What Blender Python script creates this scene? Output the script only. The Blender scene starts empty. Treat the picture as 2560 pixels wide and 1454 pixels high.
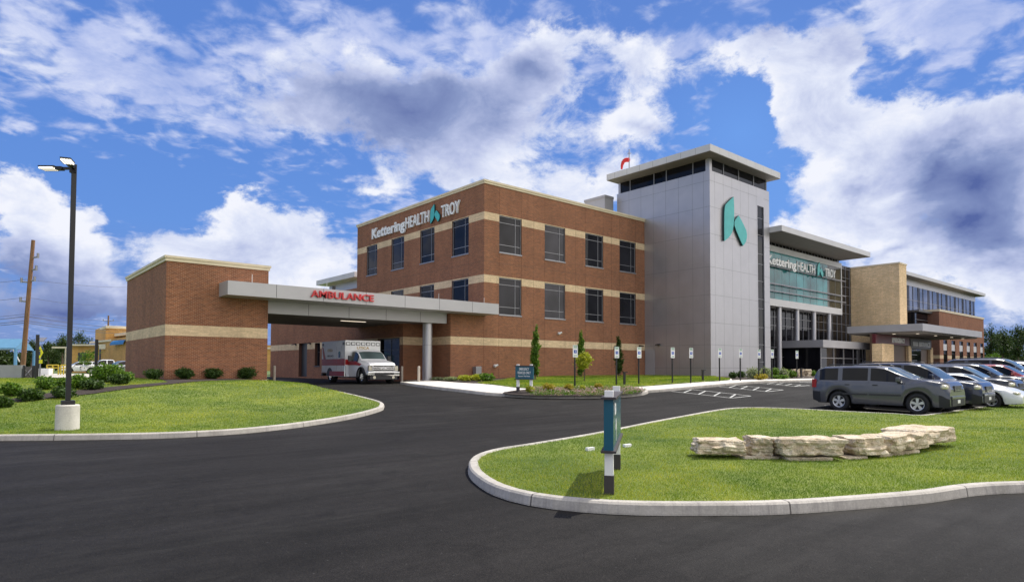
import bpy, math, random
import numpy as np
from mathutils import Vector, Matrix, geometry
random.seed(7); RNG = np.random.default_rng(7)
sc = bpy.context.scene
COL = sc.collection
PI = math.pi

# ------------------------------------------------------------------ camera (solved from the facade lines)
F_PX, PITCH, ROLL, YAW, CY = 1586.618, 0.03334595, 0.00336, 0.8621, 865.349
CAM = np.array([-28.33946, -36.21308, 0.87472])
_c, _s = math.cos(YAW), math.sin(YAW)
FW = np.array([_c*math.cos(PITCH), _s*math.cos(PITCH), math.sin(PITCH)])
RT = np.array([_s, -_c, 0.0]); UP = np.cross(RT, FW)
R2 = RT*math.cos(ROLL) + UP*math.sin(ROLL); U2 = -RT*math.sin(ROLL) + UP*math.cos(ROLL)
FH = np.array([_c, _s]); RH = np.array([_s, -_c])
cd = bpy.data.cameras.new('camera'); cam = bpy.data.objects.new('camera', cd); COL.objects.link(cam)
cd.sensor_width = 36; cd.lens = F_PX*36/2560; cd.shift_y = (CY-727)/2560
cd.clip_start = .1; cd.clip_end = 6000
M = Matrix.Identity(4)
for i in range(3):
    M[i][0] = R2[i]; M[i][1] = U2[i]; M[i][2] = -FW[i]; M[i][3] = CAM[i]
cam.matrix_world = M; sc.camera = cam

def ray(px, py): return FW + R2*((px-1280)/F_PX) + U2*((CY-py)/F_PX)
def ss(t):
    t = np.clip(t, 0, 1); return t*t*(3-2*t)
def T(x, y):
    x = np.asarray(x, float); y = np.asarray(y, float)
    s = .4*x + y
    return -.85 + .70*ss((s+29)/16) + .2*ss((x+3)/12)*ss((y+24)/10)
def at(px, py, h=0.0):
    d = ray(px, py); t = 2.0
    for _ in range(4000):
        p = CAM + d*t
        if p[2] <= float(T(p[0], p[1])) + h: break
        t += max(.02, t*.002)
    return (float(p[0]), float(p[1]))
def dep(D, px): 
    "ground position at camera depth D under pixel column px"
    p = CAM + ray(px, 920)*D; return float(p[0]), float(p[1])
def dz(D, px, py): return float((CAM + ray(px, py)*D)[2])

# ------------------------------------------------------------------ properties
def tag(o, label=None, cat=None, group=None, kind=None):
    if label: o['label'] = label
    if cat: o['category'] = cat
    if group: o['group'] = group
    if kind: o['kind'] = kind
    return o
def empty(name, loc=(0,0,0), rz=0.0):
    o = bpy.data.objects.new(name, None); COL.objects.link(o); o.location = loc; o.rotation_euler = (0,0,rz)
    o.empty_display_size = .2; return o
def copy_tree(o, parent=None):
    c = o.copy(); COL.objects.link(c)
    for k in ('label', 'group') if parent is None else ():
        if k in c: del c[k]
    if parent is not None: c.parent = parent
    for ch in list(o.children): copy_tree(ch, c)
    return c

# ------------------------------------------------------------------ materials
MATS = {}
class NT:
    def __init__(s, nt): s.nt = nt; s.L = nt.links
    def n(s, typ, **kw):
        o = s.nt.nodes.new(typ)
        ins = kw.pop('i', {})
        for k, v in kw.items(): setattr(o, k, v)
        for k, v in ins.items():
            if isinstance(v, bpy.types.NodeSocket): s.L.new(v, o.inputs[k])
            else: o.inputs[k].default_value = v
        return o
    def m(s, op, a, b=None, c=None, clamp=False):
        i = {0: a}
        if b is not None: i[1] = b
        if c is not None: i[2] = c
        o = s.n('ShaderNodeMath', operation=op, i=i); o.use_clamp = clamp; return o.outputs[0]
    def noise(s, vec, scale, detail=3, rough=.55, dist=0.0):
        o = s.n('ShaderNodeTexNoise', i={'Scale': scale, 'Detail': detail, 'Roughness': rough, 'Distortion': dist})
        if vec is not None: s.L.new(vec, o.inputs['Vector'])
        return o.outputs['Fac']
    def ramp(s, fac, stops, interp='LINEAR'):
        o = s.n('ShaderNodeValToRGB', i={0: fac}); cr = o.color_ramp; cr.interpolation = interp
        while len(cr.elements) < len(stops): cr.elements.new(.5)
        for e, (p, c) in zip(cr.elements, stops):
            e.position = p; e.color = (c[0], c[1], c[2], 1) if len(c) == 3 else c
        return o.outputs[0]
    def mix(s, f, a, b, blend='MIX'):
        o = s.n('ShaderNodeMix', data_type='RGBA', blend_type=blend)
        for k, v in ((0, f), (6, a), (7, b)):
            if isinstance(v, bpy.types.NodeSocket): s.L.new(v, o.inputs[k])
            else: o.inputs[k].default_value = v if k == 0 else ((*v, 1) if len(v) == 3 else v)
        return o.outputs[2]
def mat(name, col=(.5,.5,.5), rough=.6, metal=0.0, spec=.5, fn=None, emit=None, coat=0.0, ior=None, alpha=None):
    if name in MATS: return MATS[name]
    m = bpy.data.materials.new(name); m.use_nodes = True; nt = m.node_tree
    b = nt.nodes['Principled BSDF']
    b.inputs['Base Color'].default_value = (*col, 1); b.inputs['Roughness'].default_value = rough
    b.inputs['Metallic'].default_value = metal; b.inputs['Specular IOR Level'].default_value = spec
    if coat: b.inputs['Coat Weight'].default_value = coat; b.inputs['Coat Roughness'].default_value = .04
    if ior: b.inputs['IOR'].default_value = ior
    if emit: b.inputs['Emission Color'].default_value = (*emit[0], 1); b.inputs['Emission Strength'].default_value = emit[1]
    N = NT(nt)
    if fn: fn(N, b)
    else:   # small natural variation on every plain surface
        g = N.n('ShaderNodeNewGeometry')
        f = N.noise(g.outputs['Position'], 1.7, 4, .6)
        c = N.mix(1.0, (*col, 1), N.ramp(f, [(.25, (.88,.88,.88)), (.75, (1.08,1.08,1.08))]), 'MULTIPLY')
        N.L.new(c, b.inputs['Base Color'])
    MATS[name] = m; return m
def bump(N, b, h, strength=.3, dist=.01):
    o = N.n('ShaderNodeBump', i={'Strength': strength, 'Distance': dist, 'Height': h}); N.L.new(o.outputs[0], b.inputs['Normal'])
def wallvec(N):
    "(x+y, z) coordinates that run along any axis-aligned wall"
    g = N.n('ShaderNodeNewGeometry'); x = N.n('ShaderNodeSeparateXYZ', i={0: g.outputs['Position']})
    s = N.m('ADD', x.outputs[0], x.outputs[1])
    return N.n('ShaderNodeCombineXYZ', i={0: s, 1: x.outputs[2]}).outputs[0], g.outputs['Position'], x
def brick_fn(c1, c2, mortar, w=.203, h=.0677, ms=.011, patch=.13):
    def fn(N, b):
        v, pos, x = wallvec(N)
        br = N.n('ShaderNodeTexBrick', i={'Vector': v, 'Color1': (*c1,1), 'Color2': (*c2,1), 'Mortar': (*mortar,1), 'Scale': 1.0,
             'Mortar Size': ms, 'Mortar Smooth': .2, 'Bias': 0.0, 'Brick Width': w, 'Row Height': h})
        f = N.noise(pos, .5, 4, .6)
        c = N.mix(1.0, br.outputs['Color'], N.ramp(f, [(.3, (1-patch,)*3), (.7, (1+patch,)*3)]), 'MULTIPLY')
        sp = N.n('ShaderNodeMapping', i={0: v}); sp.inputs['Scale'].default_value = (1.6, 9.0, 1); fs = N.noise(sp.outputs[0], 1.0, 3, .7)
        c = N.mix(1.0, c, N.ramp(fs, [(.3, (.84,.84,.84)), (.7, (1.16,1.16,1.16))]), 'MULTIPLY')
        ve = N.n('ShaderNodeMapping', i={0: v}); ve.inputs['Scale'].default_value = (1.1, .12, 1); fv = N.noise(ve.outputs[0], 1.0, 3, .7)
        c = N.mix(1.0, c, N.ramp(fv, [(.32, (.90,.90,.90)), (.6, (1.04,1.04,1.04))]), 'MULTIPLY')
        f2 = N.noise(pos, 9.0, 2, .6)
        c = N.mix(1.0, c, N.ramp(f2, [(.3, (.86,.86,.86)), (.7, (1.12,1.12,1.12))]), 'MULTIPLY')
        N.L.new(c, b.inputs['Base Color']); b.inputs['Roughness'].default_value = .85
        bump(N, b, N.m('SUBTRACT', 1.0, br.outputs['Fac']), .5, .006)
    return fn
mat('brick', fn=brick_fn((.290,.092,.032), (.170,.049,.019), (.35,.22,.14), ms=.0105))
mat('brick_shaded', fn=brick_fn((.20,.075,.045), (.16,.058,.035), (.22,.15,.11)))  # brick with shade put into its colour, for the right wing's left side
mat('tan_band', fn=brick_fn((.70,.53,.33), (.64,.48,.30), (.62,.48,.31), w=.6, h=.19, ms=.006, patch=.08))
mat('tan_brick', fn=brick_fn((.80,.59,.35), (.72,.52,.29), (.60,.45,.27), w=.6, h=.2, ms=.014, patch=.10))
mat('coping', (.72,.62,.44), .6)
def panel_fn(c, rough, metal):
    def fn(N, b):
        g = N.n('ShaderNodeNewGeometry'); f = N.noise(g.outputs['Position'], .8, 3, .5)
        N.L.new(N.mix(1.0, (*c,1), N.ramp(f, [(.3,(.95,)*3),(.7,(1.05,)*3)]), 'MULTIPLY'), b.inputs['Base Color'])
        N.L.new(N.m('MULTIPLY_ADD', f, .12, rough-.06), b.inputs['Roughness'])
        b.inputs['Metallic'].default_value = metal
    return fn
mat('panel_silver', fn=panel_fn((.46,.45,.465), .38, .62))
mat('panel_light', fn=panel_fn((.60,.59,.59), .5, .1)); mat('panel_canopy', fn=panel_fn((.44,.43,.44), .45, .2))
mat('panel_grey', fn=panel_fn((.40,.39,.40), .45, .2))
mat('panel_dark', fn=panel_fn((.09,.088,.09), .5, .1))
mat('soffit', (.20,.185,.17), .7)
mat('joint', (.05,.05,.055), .9); mat('joint_soft', (.22,.22,.23), .9)
mat('brick_joint', (.10,.045,.03), .9)
mat('frame', (.30,.30,.32), .4, .5)
mat('frame_dark', (.05,.05,.055), .4, .3)
def glass_fn(c, rough=.02, refl=1.0):
    def fn(N, b):
        g = N.n('ShaderNodeNewGeometry'); f = N.noise(g.outputs['Position'], .35, 2, .5)
        N.L.new(N.mix(1.0, (*c,1), N.ramp(f, [(.35,(.5,)*3),(.65,(1.6,)*3)]), 'MULTIPLY'), b.inputs['Base Color'])
        b.inputs['Roughness'].default_value = rough; b.inputs['Specular IOR Level'].default_value = .5*refl
        w = N.noise(g.outputs['Position'], .9, 1, .5); bump(N, b, w, .03, .05)
    return fn
mat('glass', fn=glass_fn((.010,.010,.013), .03, .42))
mat('glass_wing', fn=glass_fn((.13,.14,.20), .06, 2.0))
mat('glass_teal', fn=glass_fn((.035,.20,.21), .05, 1.2))
mat('glass_olive', fn=glass_fn((.05,.047,.03), .05, 1.0))
mat('glass_car', fn=glass_fn((.014,.013,.013), .04, .5)); mat('glass_b', fn=glass_fn((.022,.021,.026), .03, .42)); mat('glass_c', fn=glass_fn((.036,.034,.042), .05, .5))
mat('glass_shield', fn=glass_fn((.07,.10,.10), .03, 1.4))
def asphalt_fn(N, b):
    g = N.n('ShaderNodeNewGeometry'); p = g.outputs['Position']
    big = N.noise(p, .12, 5, .6, .6)
    st = N.n('ShaderNodeMapping', i={0: p}); st.inputs['Rotation'].default_value = (0,0,.6); st.inputs['Scale'].default_value = (.25,2.2,1)
    streak = N.noise(st.outputs[0], .8, 5, .65)
    fine = N.noise(p, 55, 3, .75); mid = N.noise(p, 9, 4, .7)
    c = N.ramp(big, [(.3,(.0095,.0088,.0083)), (.7,(.0200,.0184,.0172))])
    c = N.mix(1.0, c, N.ramp(streak, [(.33,(.86,.86,.86)), (.68,(1.22,1.2,1.18))]), 'MULTIPLY')
    c = N.mix(1.0, c, N.ramp(mid, [(.35,(.84,.84,.84)), (.66,(1.16,1.16,1.16))]), 'MULTIPLY')
    c = N.mix(1.0, c, N.ramp(fine, [(.32,(.62,.62,.62)), (.55,(1,1,1)), (.72,(1.9,1.85,1.8))]), 'MULTIPLY')
    sc1 = N.n('ShaderNodeMapping', i={0: p}); sc1.inputs['Rotation'].default_value = (0,0,-.35); sc1.inputs['Scale'].default_value = (.22,1.3,1)
    scf = N.m('MULTIPLY', N.noise(sc1.outputs[0], 1.3, 6, .72, 1.2), N.noise(p, .35, 3, .6))
    c = N.mix(N.ramp(scf, [(.26,(0,0,0)), (.42,(.38,.38,.38))]), c, (.042,.040,.037))
    dk = N.noise(p, .9, 5, .65, 1.0); c = N.mix(1.0, c, N.ramp(dk, [(.30,(.68,.68,.68)), (.46,(1,1,1))]), 'MULTIPLY')
    vo = N.n('ShaderNodeTexVoronoi', i={'Vector': p, 'Scale': 6.0, 'Randomness': 1.0})
    spot = N.m('LESS_THAN', vo.outputs['Distance'], .045)
    N.L.new(N.mix(N.m('MULTIPLY', spot, .35), c, (.16,.155,.15)), b.inputs['Base Color'])
    N.L.new(N.m('MULTIPLY_ADD', streak, -.25, .86), b.inputs['Roughness'])
    b.inputs['Specular IOR Level'].default_value = .12
    h = N.m('ADD', N.m('MULTIPLY', fine, 1.0), N.m('MULTIPLY', mid, .5)); bump(N, b, h, .7, .012)
mat('asphalt', fn=asphalt_fn)
def conc_fn(c, dirt=.25, sc_=1.0):
    def fn(N, b):
        g = N.n('ShaderNodeNewGeometry'); p = g.outputs['Position']
        a = N.noise(p, 1.3*sc_, 5, .65, .4); f = N.noise(p, 38*sc_, 3, .7)
        k = N.mix(1.0, (*c,1), N.ramp(a, [(.28,(1-dirt,1-dirt,1-dirt*1.1)), (.6,(1.03,1.03,1.02))]), 'MULTIPLY')
        k = N.mix(1.0, k, N.ramp(f, [(.3,(.86,.86,.85)), (.7,(1.1,1.1,1.1))]), 'MULTIPLY')
        N.L.new(k, b.inputs['Base Color']); b.inputs['Roughness'].default_value = .85; bump(N, b, f, .35, .006)
    return fn
mat('concrete', fn=conc_fn((.62,.59,.54)))
mat('sidewalk', fn=conc_fn((.72,.68,.63), .12))
mat('road_concrete', fn=conc_fn((.52,.48,.42), .15))
def curb_fn(N, b):
    conc_fn((.47,.44,.40), .30)(N, b)
    src = b.inputs['Base Color'].links[0].from_socket
    a = N.n('ShaderNodeAttribute', attribute_name='along').outputs['Fac']
    fr = N.m('FRACT', N.m('DIVIDE', a, 3.05)); line = N.m('LESS_THAN', N.m('ABSOLUTE', N.m('SUBTRACT', fr, .5)), .0035)
    g = N.n('ShaderNodeNewGeometry')
    sm = N.noise(g.outputs['Position'], 2.2, 4, .7, .8)
    mk = N.n('ShaderNodeCombineXYZ', i={0: N.m('MULTIPLY', a, 14.0)}); sl = N.noise(mk.outputs[0], 1.0, 3, .8)
    dirt = N.m('MULTIPLY', N.ramp(N.m('MULTIPLY', sm, sl), [(.24,(0,0,0)), (.42,(1,1,1))]), .75)
    k = N.mix(dirt, src, (.24,.22,.21)); k = N.mix(line, k, (.12,.11,.10)); N.L.new(k, b.inputs['Base Color'])
mat('curb', fn=curb_fn)
mat('paint_line', fn=conc_fn((.52,.52,.51), .35, 2.0))
def soil_fn(c1, c2, s1=3, s2=40):
    def fn(N, b):
        g = N.n('ShaderNodeNewGeometry'); p = g.outputs['Position']
        a = N.noise(p, s1, 5, .7); f = N.noise(p, s2, 3, .8)
        k = N.ramp(a, [(.3, c1), (.7, c2)]); k = N.mix(1.0, k, N.ramp(f, [(.3,(.6,.6,.6)), (.7,(1.5,1.5,1.5))]), 'MULTIPLY')
        N.L.new(k, b.inputs['Base Color']); b.inputs['Roughness'].default_value = .95; bump(N, b, f, .8, .02)
    return fn
mat('mulch', fn=soil_fn((.018,.012,.010), (.045,.03,.022)))
mat('turf', fn=soil_fn((.050,.095,.014), (.19,.225,.038), .35, 25))
mat('far_grass', fn=soil_fn((.06,.11,.025), (.13,.17,.045), .15, 2))
def leaf_fn(cols, trans=.35, patch=None, rough=.6):
    def fn(N, b):
        a = N.n('ShaderNodeAttribute', attribute_name='rnd').outputs['Fac']
        k = N.ramp(a, [(i/(len(cols)-1), c) for i, c in enumerate(cols)])
        if patch:
            g = N.n('ShaderNodeNewGeometry'); f = N.noise(g.outputs['Position'], patch[0], 4, .6, .5)
            k = N.mix(1.0, k, N.ramp(f, [(.34, patch[1]), (.66, patch[2])]), 'MULTIPLY')
            if patch[0] > .5:
                fb = N.noise(g.outputs['Position'], .22, 3, .6, .5); k = N.mix(1.0, k, N.ramp(fb, [(.38, (.58,.76,.66)), (.60, (1.10,1.08,1.0))]), 'MULTIPLY')
                fd = N.noise(g.outputs['Position'], 2.6, 4, .7, .3); k = N.mix(N.ramp(fd, [(.57,(0,0,0)),(.74,(.5,.5,.5))]), k, (.40,.36,.14))
        N.L.new(k, b.inputs['Base Color']); b.inputs['Roughness'].default_value = rough; b.inputs['Specular IOR Level'].default_value = .3
        t = N.n('ShaderNodeBsdfTranslucent'); N.L.new(N.mix(1.0, k, (1.25,1.35,.6), 'MULTIPLY'), t.inputs['Color'])
        ms = N.n('ShaderNodeMixShader', i={0: trans}); N.L.new(b.outputs[0], ms.inputs[1]); N.L.new(t.outputs[0], ms.inputs[2])
        out = [o for o in N.nt.nodes if o.type == 'OUTPUT_MATERIAL'][0]; N.L.new(ms.outputs[0], out.inputs['Surface'])
    return fn
mat('blade', fn=leaf_fn([(.12,.18,.016),(.24,.30,.028),(.34,.39,.045),(.50,.45,.12)], .3, (.75,(.42,.60,.48),(1.2,1.12,1.0))))
mat('leaf_green', fn=leaf_fn([(.03,.075,.008),(.085,.17,.015),(.19,.29,.03)]))
mat('leaf_lime', fn=leaf_fn([(.18,.20,.02),(.36,.38,.03),(.55,.52,.07)]))
mat('leaf_dark', fn=leaf_fn([(.014,.034,.005),(.036,.075,.010),(.07,.125,.018)], .25))
mat('leaf_far', fn=leaf_fn([(.02,.04,.010),(.04,.07,.016),(.075,.11,.025)], .2, (.05,(.75,.8,.8),(1.15,1.1,1.0))))
mat('leaf_sage', fn=leaf_fn([(.10,.14,.06),(.22,.26,.14),(.42,.42,.30)]))
mat('leaf_gold', fn=leaf_fn([(.20,.16,.02),(.35,.28,.03),(.45,.36,.05)]))
mat('flower', fn=leaf_fn([(.40,.20,.30),(.62,.42,.52),(.30,.10,.14)]))
def bark_fn(c):
    def fn(N, b):
        g = N.n('ShaderNodeNewGeometry'); st = N.n('ShaderNodeMapping', i={0: g.outputs['Position']}); st.inputs['Scale'].default_value = (14,14,1.2)
        f = N.noise(st.outputs[0], 1.0, 4, .6)
        N.L.new(N.mix(1.0, (*c,1), N.ramp(f, [(.3,(.55,)*3),(.7,(1.25,)*3)]), 'MULTIPLY'), b.inputs['Base Color']); b.inputs['Roughness'].default_value = .9
        bump(N, b, f, .5, .02)
    return fn
mat('bark', fn=bark_fn((.12,.085,.06))); mat('pole_wood', fn=bark_fn((.23,.125,.065)))
def rock_fn(N, b):
    g = N.n('ShaderNodeNewGeometry'); p = g.outputs['Position']
    st = N.n('ShaderNodeMapping', i={0: p}); st.inputs['Scale'].default_value = (1.4,1.4,3)
    a = N.noise(st.outputs[0], 2.6, 6, .7, .8); f = N.noise(p, 26, 4, .75)
    k = N.ramp(a, [(.28,(.34,.25,.16)), (.48,(.60,.50,.36)), (.66,(.80,.72,.58))])
    k = N.mix(1.0, k, N.ramp(f, [(.3,(.68,.66,.62)), (.65,(1.15,1.15,1.15))]), 'MULTIPLY')
    N.L.new(k, b.inputs['Base Color']); b.inputs['Roughness'].default_value = .9
    bump(N, b, N.m('ADD', N.m('MULTIPLY', a, 1.5), f), .8, .035)
mat('rock', fn=rock_fn)
def paint(name, c, metal=.0, rough=.28):
    def fn(N, b):
        g = N.n('ShaderNodeNewGeometry'); f = N.noise(g.outputs['Position'], 3, 3, .6)
        N.L.new(N.mix(1.0, (*c,1), N.ramp(f, [(.3,(.95,)*3),(.7,(1.04,)*3)]), 'MULTIPLY'), b.inputs['Base Color'])
        b.inputs['Roughness'].default_value = rough; b.inputs['Metallic'].default_value = metal
        b.inputs['Coat Weight'].default_value = .8; b.inputs['Coat Roughness'].default_value = .05
    return mat(name, fn=fn)
paint('car_grey', (.090,.092,.102), .30); paint('car_navy', (.012,.016,.035)); paint('car_white', (.78,.78,.78))
paint('car_black', (.012,.012,.014)); paint('car_silver', (.45,.47,.50), .6); paint('car_red', (.35,.03,.025))
mat('amb_white', (.78,.78,.78), .35); mat('amb_red', (.42,.008,.010), .45)
mat('tyre', (.018,.018,.018), .85); mat('black_plastic', (.022,.022,.024), .55); mat('black_trim', (.03,.03,.032), .35)
mat('alloy', (.62,.62,.62), .3, .8); mat('chrome', (.75,.75,.76), .12, 1.0)
mat('lamp_clear', (.75,.70,.55), .12, .2); mat('lamp_amber', (.70,.25,.04), .2); mat('lamp_red', (.35,.01,.012), .25)
mat('black_metal', (.016,.016,.018), .45, .2); mat('sign_teal', (.02,.105,.155), .22); mat('sign_cap', (.045,.038,.038), .5)
mat('white_paint', (.80,.80,.78), .45); mat('letter_white', (.85,.85,.83), .4); mat('letter_red', (.55,.02,.025), .35)
mat('logo_teal', (.06,.46,.44), .35); mat('logo_edge', (.015,.06,.065), .5); mat('sign_blue', (.03,.10,.42), .4)
mat('sign_green', (.02,.25,.09), .4); mat('sign_yellow', (.85,.80,.02), .4); mat('bollard_tan', (.42,.37,.31), .6)
mat('awning_blue', (.02,.16,.38), .6); mat('roof_blue', (.10,.24,.36), .5); mat('blue_steel', (.10,.26,.42), .5)
mat('grey_block', (.34,.345,.34), .85); mat('ochre_brick', fn=brick_fn((.60,.34,.10), (.52,.29,.085), (.42,.28,.12), w=.4, h=.2, ms=.012))
mat('cream', (.72,.64,.48), .7); mat('sock_red', (.62,.03,.03), .7); mat('yellow_rail', (.60,.45,.04), .5)
mat('gold_letter', (.42,.27,.05), .4, .3); mat('ink', (.07,.08,.12), .5); mat('maroon', (.10,.012,.018), .4)
mat('wood_brown', (.11,.065,.04), .5); mat('wire', (.10,.10,.12), .6); mat('white_cap', (.8,.8,.8), .5)
mat('lens', (.9,.87,.78), .3, emit=((1,.93,.78), 1.6))
mat('soffit_light', (.9,.87,.8), .3, emit=((1,.85,.65), 1.5))
# ------------------------------------------------------------------ mesh builder
class MB:
    def __init__(s, m='panel_light'): s.v=[]; s.f=[]; s.fm=[]; s.sm=[]; s.ms=[]; s.cur=m; s.X=None
    def m(s, name): s.cur = name; return s
    def _mi(s):
        if s.cur not in s.ms: s.ms.append(s.cur)
        return s.ms.index(s.cur)
    def add(s, vs, fs, smooth=False):
        b = len(s.v)
        if s.X is not None: vs = [tuple(s.X @ Vector(p)) for p in vs]
        s.v += [tuple(p) for p in vs]; mi = s._mi()
        for f in fs: s.f.append(tuple(b+i for i in f)); s.fm.append(mi); s.sm.append(smooth)
        return s
    def box(s, x0,x1,y0,y1,z0,z1, bev=0.0):
        if x0>x1: x0,x1=x1,x0
        if y0>y1: y0,y1=y1,y0
        if z0>z1: z0,z1=z1,z0
        if bev <= 0:
            vs=[(x,y,z) for z in (z0,z1) for y in (y0,y1) for x in (x0,x1)]
            return s.add(vs, [(0,2,3,1),(4,5,7,6),(0,1,5,4),(2,6,7,3),(0,4,6,2),(1,3,7,5)])
        bm = bmesh.new(); bmesh.ops.create_cube(bm, size=1)
        for v in bm.verts: v.co = Vector(((x0+x1)/2+v.co.x*(x1-x0), (y0+y1)/2+v.co.y*(y1-y0), (z0+z1)/2+v.co.z*(z1-z0)))
        bmesh.ops.bevel(bm, geom=list(bm.edges), offset=bev, segments=2, profile=.7, affect='EDGES')
        return s.bm(bm)
    def bm(s, bm, smooth=False):
        bm.verts.index_update(); s.add([v.co[:] for v in bm.verts], [[v.index for v in f.verts] for f in bm.faces], smooth); bm.free(); return s
    def quad(s, a,b,c,d): return s.add([a,b,c,d], [(0,1,2,3)])
    def tube(s, p0, p1, r0, r1=None, n=12, cap=True, smooth=True):
        r1 = r0 if r1 is None else r1
        p0=Vector(p0); p1=Vector(p1); d=(p1-p0).normalized()
        a = d.orthogonal().normalized(); b = d.cross(a)
        if abs(d.z) > .95: a=Vector((1,0,0)); b=d.cross(a).normalized(); a=b.cross(d).normalized()
        vs=[]; 
        for p,r in ((p0,r0),(p1,r1)):
            for i in range(n):
                t=2*PI*i/n; vs.append(p+a*math.cos(t)*r+b*math.sin(t)*r)
        s.add(vs, [(i,(i+1)%n,n+(i+1)%n,n+i) for i in range(n)], smooth)
        if cap: s.add(vs, [tuple(range(n))[::-1], tuple(range(n,2*n))])
        return s
    def path(s, pts, rs, n=10):
        for i in range(len(pts)-1):
            r0 = rs[i] if isinstance(rs,(list,tuple)) else rs; r1 = rs[i+1] if isinstance(rs,(list,tuple)) else rs
            s.tube(pts[i], pts[i+1], r0, r1, n)
        return s
    def prism(s, poly, z0, z1):
        "vertical prism from an xy polygon"
        n=len(poly); vs=[(x,y,z0) for x,y in poly]+[(x,y,z1) for x,y in poly]
        s.add(vs, [tuple(range(n))[::-1], tuple(range(n,2*n))]+[(i,(i+1)%n,n+(i+1)%n,n+i) for i in range(n)]); return s
    def extr(s, poly3, d):
        n=len(poly3); d=Vector(d); vs=[Vector(p) for p in poly3]; vs=vs+[p+d for p in vs]
        s.add(vs, [tuple(range(n)), tuple(range(n,2*n))[::-1]]+[((i+1)%n,i,n+i,n+(i+1)%n) for i in range(n)]); return s
    def build(s, name, parent=None, recalc=False, loc=None):
        me = bpy.data.meshes.new(name); me.from_pydata(s.v, [], s.f)
        for k in s.ms: me.materials.append(MATS[k])
        me.polygons.foreach_set('material_index', s.fm); me.polygons.foreach_set('use_smooth', s.sm)
        me.update()
        if recalc:
            b = bmesh.new(); b.from_mesh(me); bmesh.ops.recalc_face_normals(b, faces=b.faces); b.to_mesh(me); b.free()
        o = bpy.data.objects.new(name, me); COL.objects.link(o)
        if parent is not None: o.parent = parent
        if loc is not None: o.location = loc
        return o
import bmesh
def relocate(o, loc):
    "move the origin of a world-space mesh to loc"
    o.data.transform(Matrix.Translation(-Vector(loc))); o.location = loc; return o

# ------------------------------------------------------------------ ground
def smooth_path(pts, closed=True, step=.35):
    n=len(pts); out=[]
    rng = range(n) if closed else range(n-1)
    for i in rng:
        P=[pts[(i+k)%n] if closed else pts[min(max(i+k,0),n-1)] for k in (-1,0,1,2)]
        d=math.dist(P[1],P[2]); m=max(1,int(d/step)); m=min(m,40)
        for j in range(m):
            t=j/m
            out.append(tuple(.5*((2*P[1][c])+(-P[0][c]+P[2][c])*t+(2*P[0][c]-5*P[1][c]+4*P[2][c]-P[3][c])*t*t+(-P[0][c]+3*P[1][c]-3*P[2][c]+P[3][c])*t**3) for c in (0,1)))
    if not closed: out.append(tuple(pts[-1]))
    return out
def offs(path, d, closed=True):
    n=len(path); out=[]
    for i in range(n):
        a=path[i-1] if (closed or i>0) else path[i]; b=path[(i+1)%n] if (closed or i<n-1) else path[i]
        tx,ty=b[0]-a[0],b[1]-a[1]; l=math.hypot(tx,ty) or 1
        out.append((path[i][0]-ty/l*d, path[i][1]+tx/l*d))
    return out
def area(p): return .5*sum(p[i-1][0]*p[i][1]-p[i][0]*p[i-1][1] for i in range(len(p)))
def inside(px, py, poly):
    px=np.asarray(px); py=np.asarray(py); r=np.zeros(px.shape,bool); n=len(poly)
    for i in range(n):
        x0,y0=poly[i-1]; x1,y1=poly[i]
        if y0==y1: continue
        c=((y0>py)!=(y1>py))&(px<(x1-x0)*(py-y0)/(y1-y0)+x0); r^=c
    return r
def sheet(name, poly, dzf, m, step=1.5, kind='structure', parent=None, holes=()):
    "polygon draped on the terrain"
    xs=[p[0] for p in poly]; ys=[p[1] for p in poly]
    gx,gy=np.meshgrid(np.arange(min(xs),max(xs),step)+.013,np.arange(min(ys),max(ys),step)+.017); gx=gx.ravel(); gy=gy.ravel()
    k=inside(gx,gy,poly)
    pts=[Vector(p) for p in poly]; n=len(pts); ed=[(i,(i+1)%n) for i in range(n)]
    for h in holes:
        k&=~inside(gx,gy,h); b=len(pts); pts+=[Vector(p) for p in h]; ed+=[(b+i,b+(i+1)%len(h)) for i in range(len(h))]
    pts+=[Vector((a,b)) for a,b in zip(gx[k],gy[k])]
    V,E,F,_,_,_=geometry.delaunay_2d_cdt(pts, ed, [], 0 if holes else 1, 1e-4)
    F=[f for f in F]
    V=np.array([v[:] for v in V])
    cen=np.array([V[list(f)].mean(0) for f in F]); kk=inside(cen[:,0],cen[:,1],poly)
    for h in holes: kk&=~inside(cen[:,0],cen[:,1],h)
    F=[f for f,q in zip(F,kk) if q]
    Z=T(V[:,0],V[:,1])+(dzf(V[:,0],V[:,1]) if callable(dzf) else dzf)
    fs=[]
    for f in F:
        a,b,c=[V[i] for i in f[:3]]
        fs.append(tuple(f) if (b[0]-a[0])*(c[1]-a[1])-(b[1]-a[1])*(c[0]-a[0])>0 else tuple(f)[::-1])
    mb=MB(m); mb.add([(x,y,z) for (x,y),z in zip(V,Z)], fs, True)
    o=mb.build(name,parent); 
    if kind: o['kind']=kind
    return o
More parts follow.
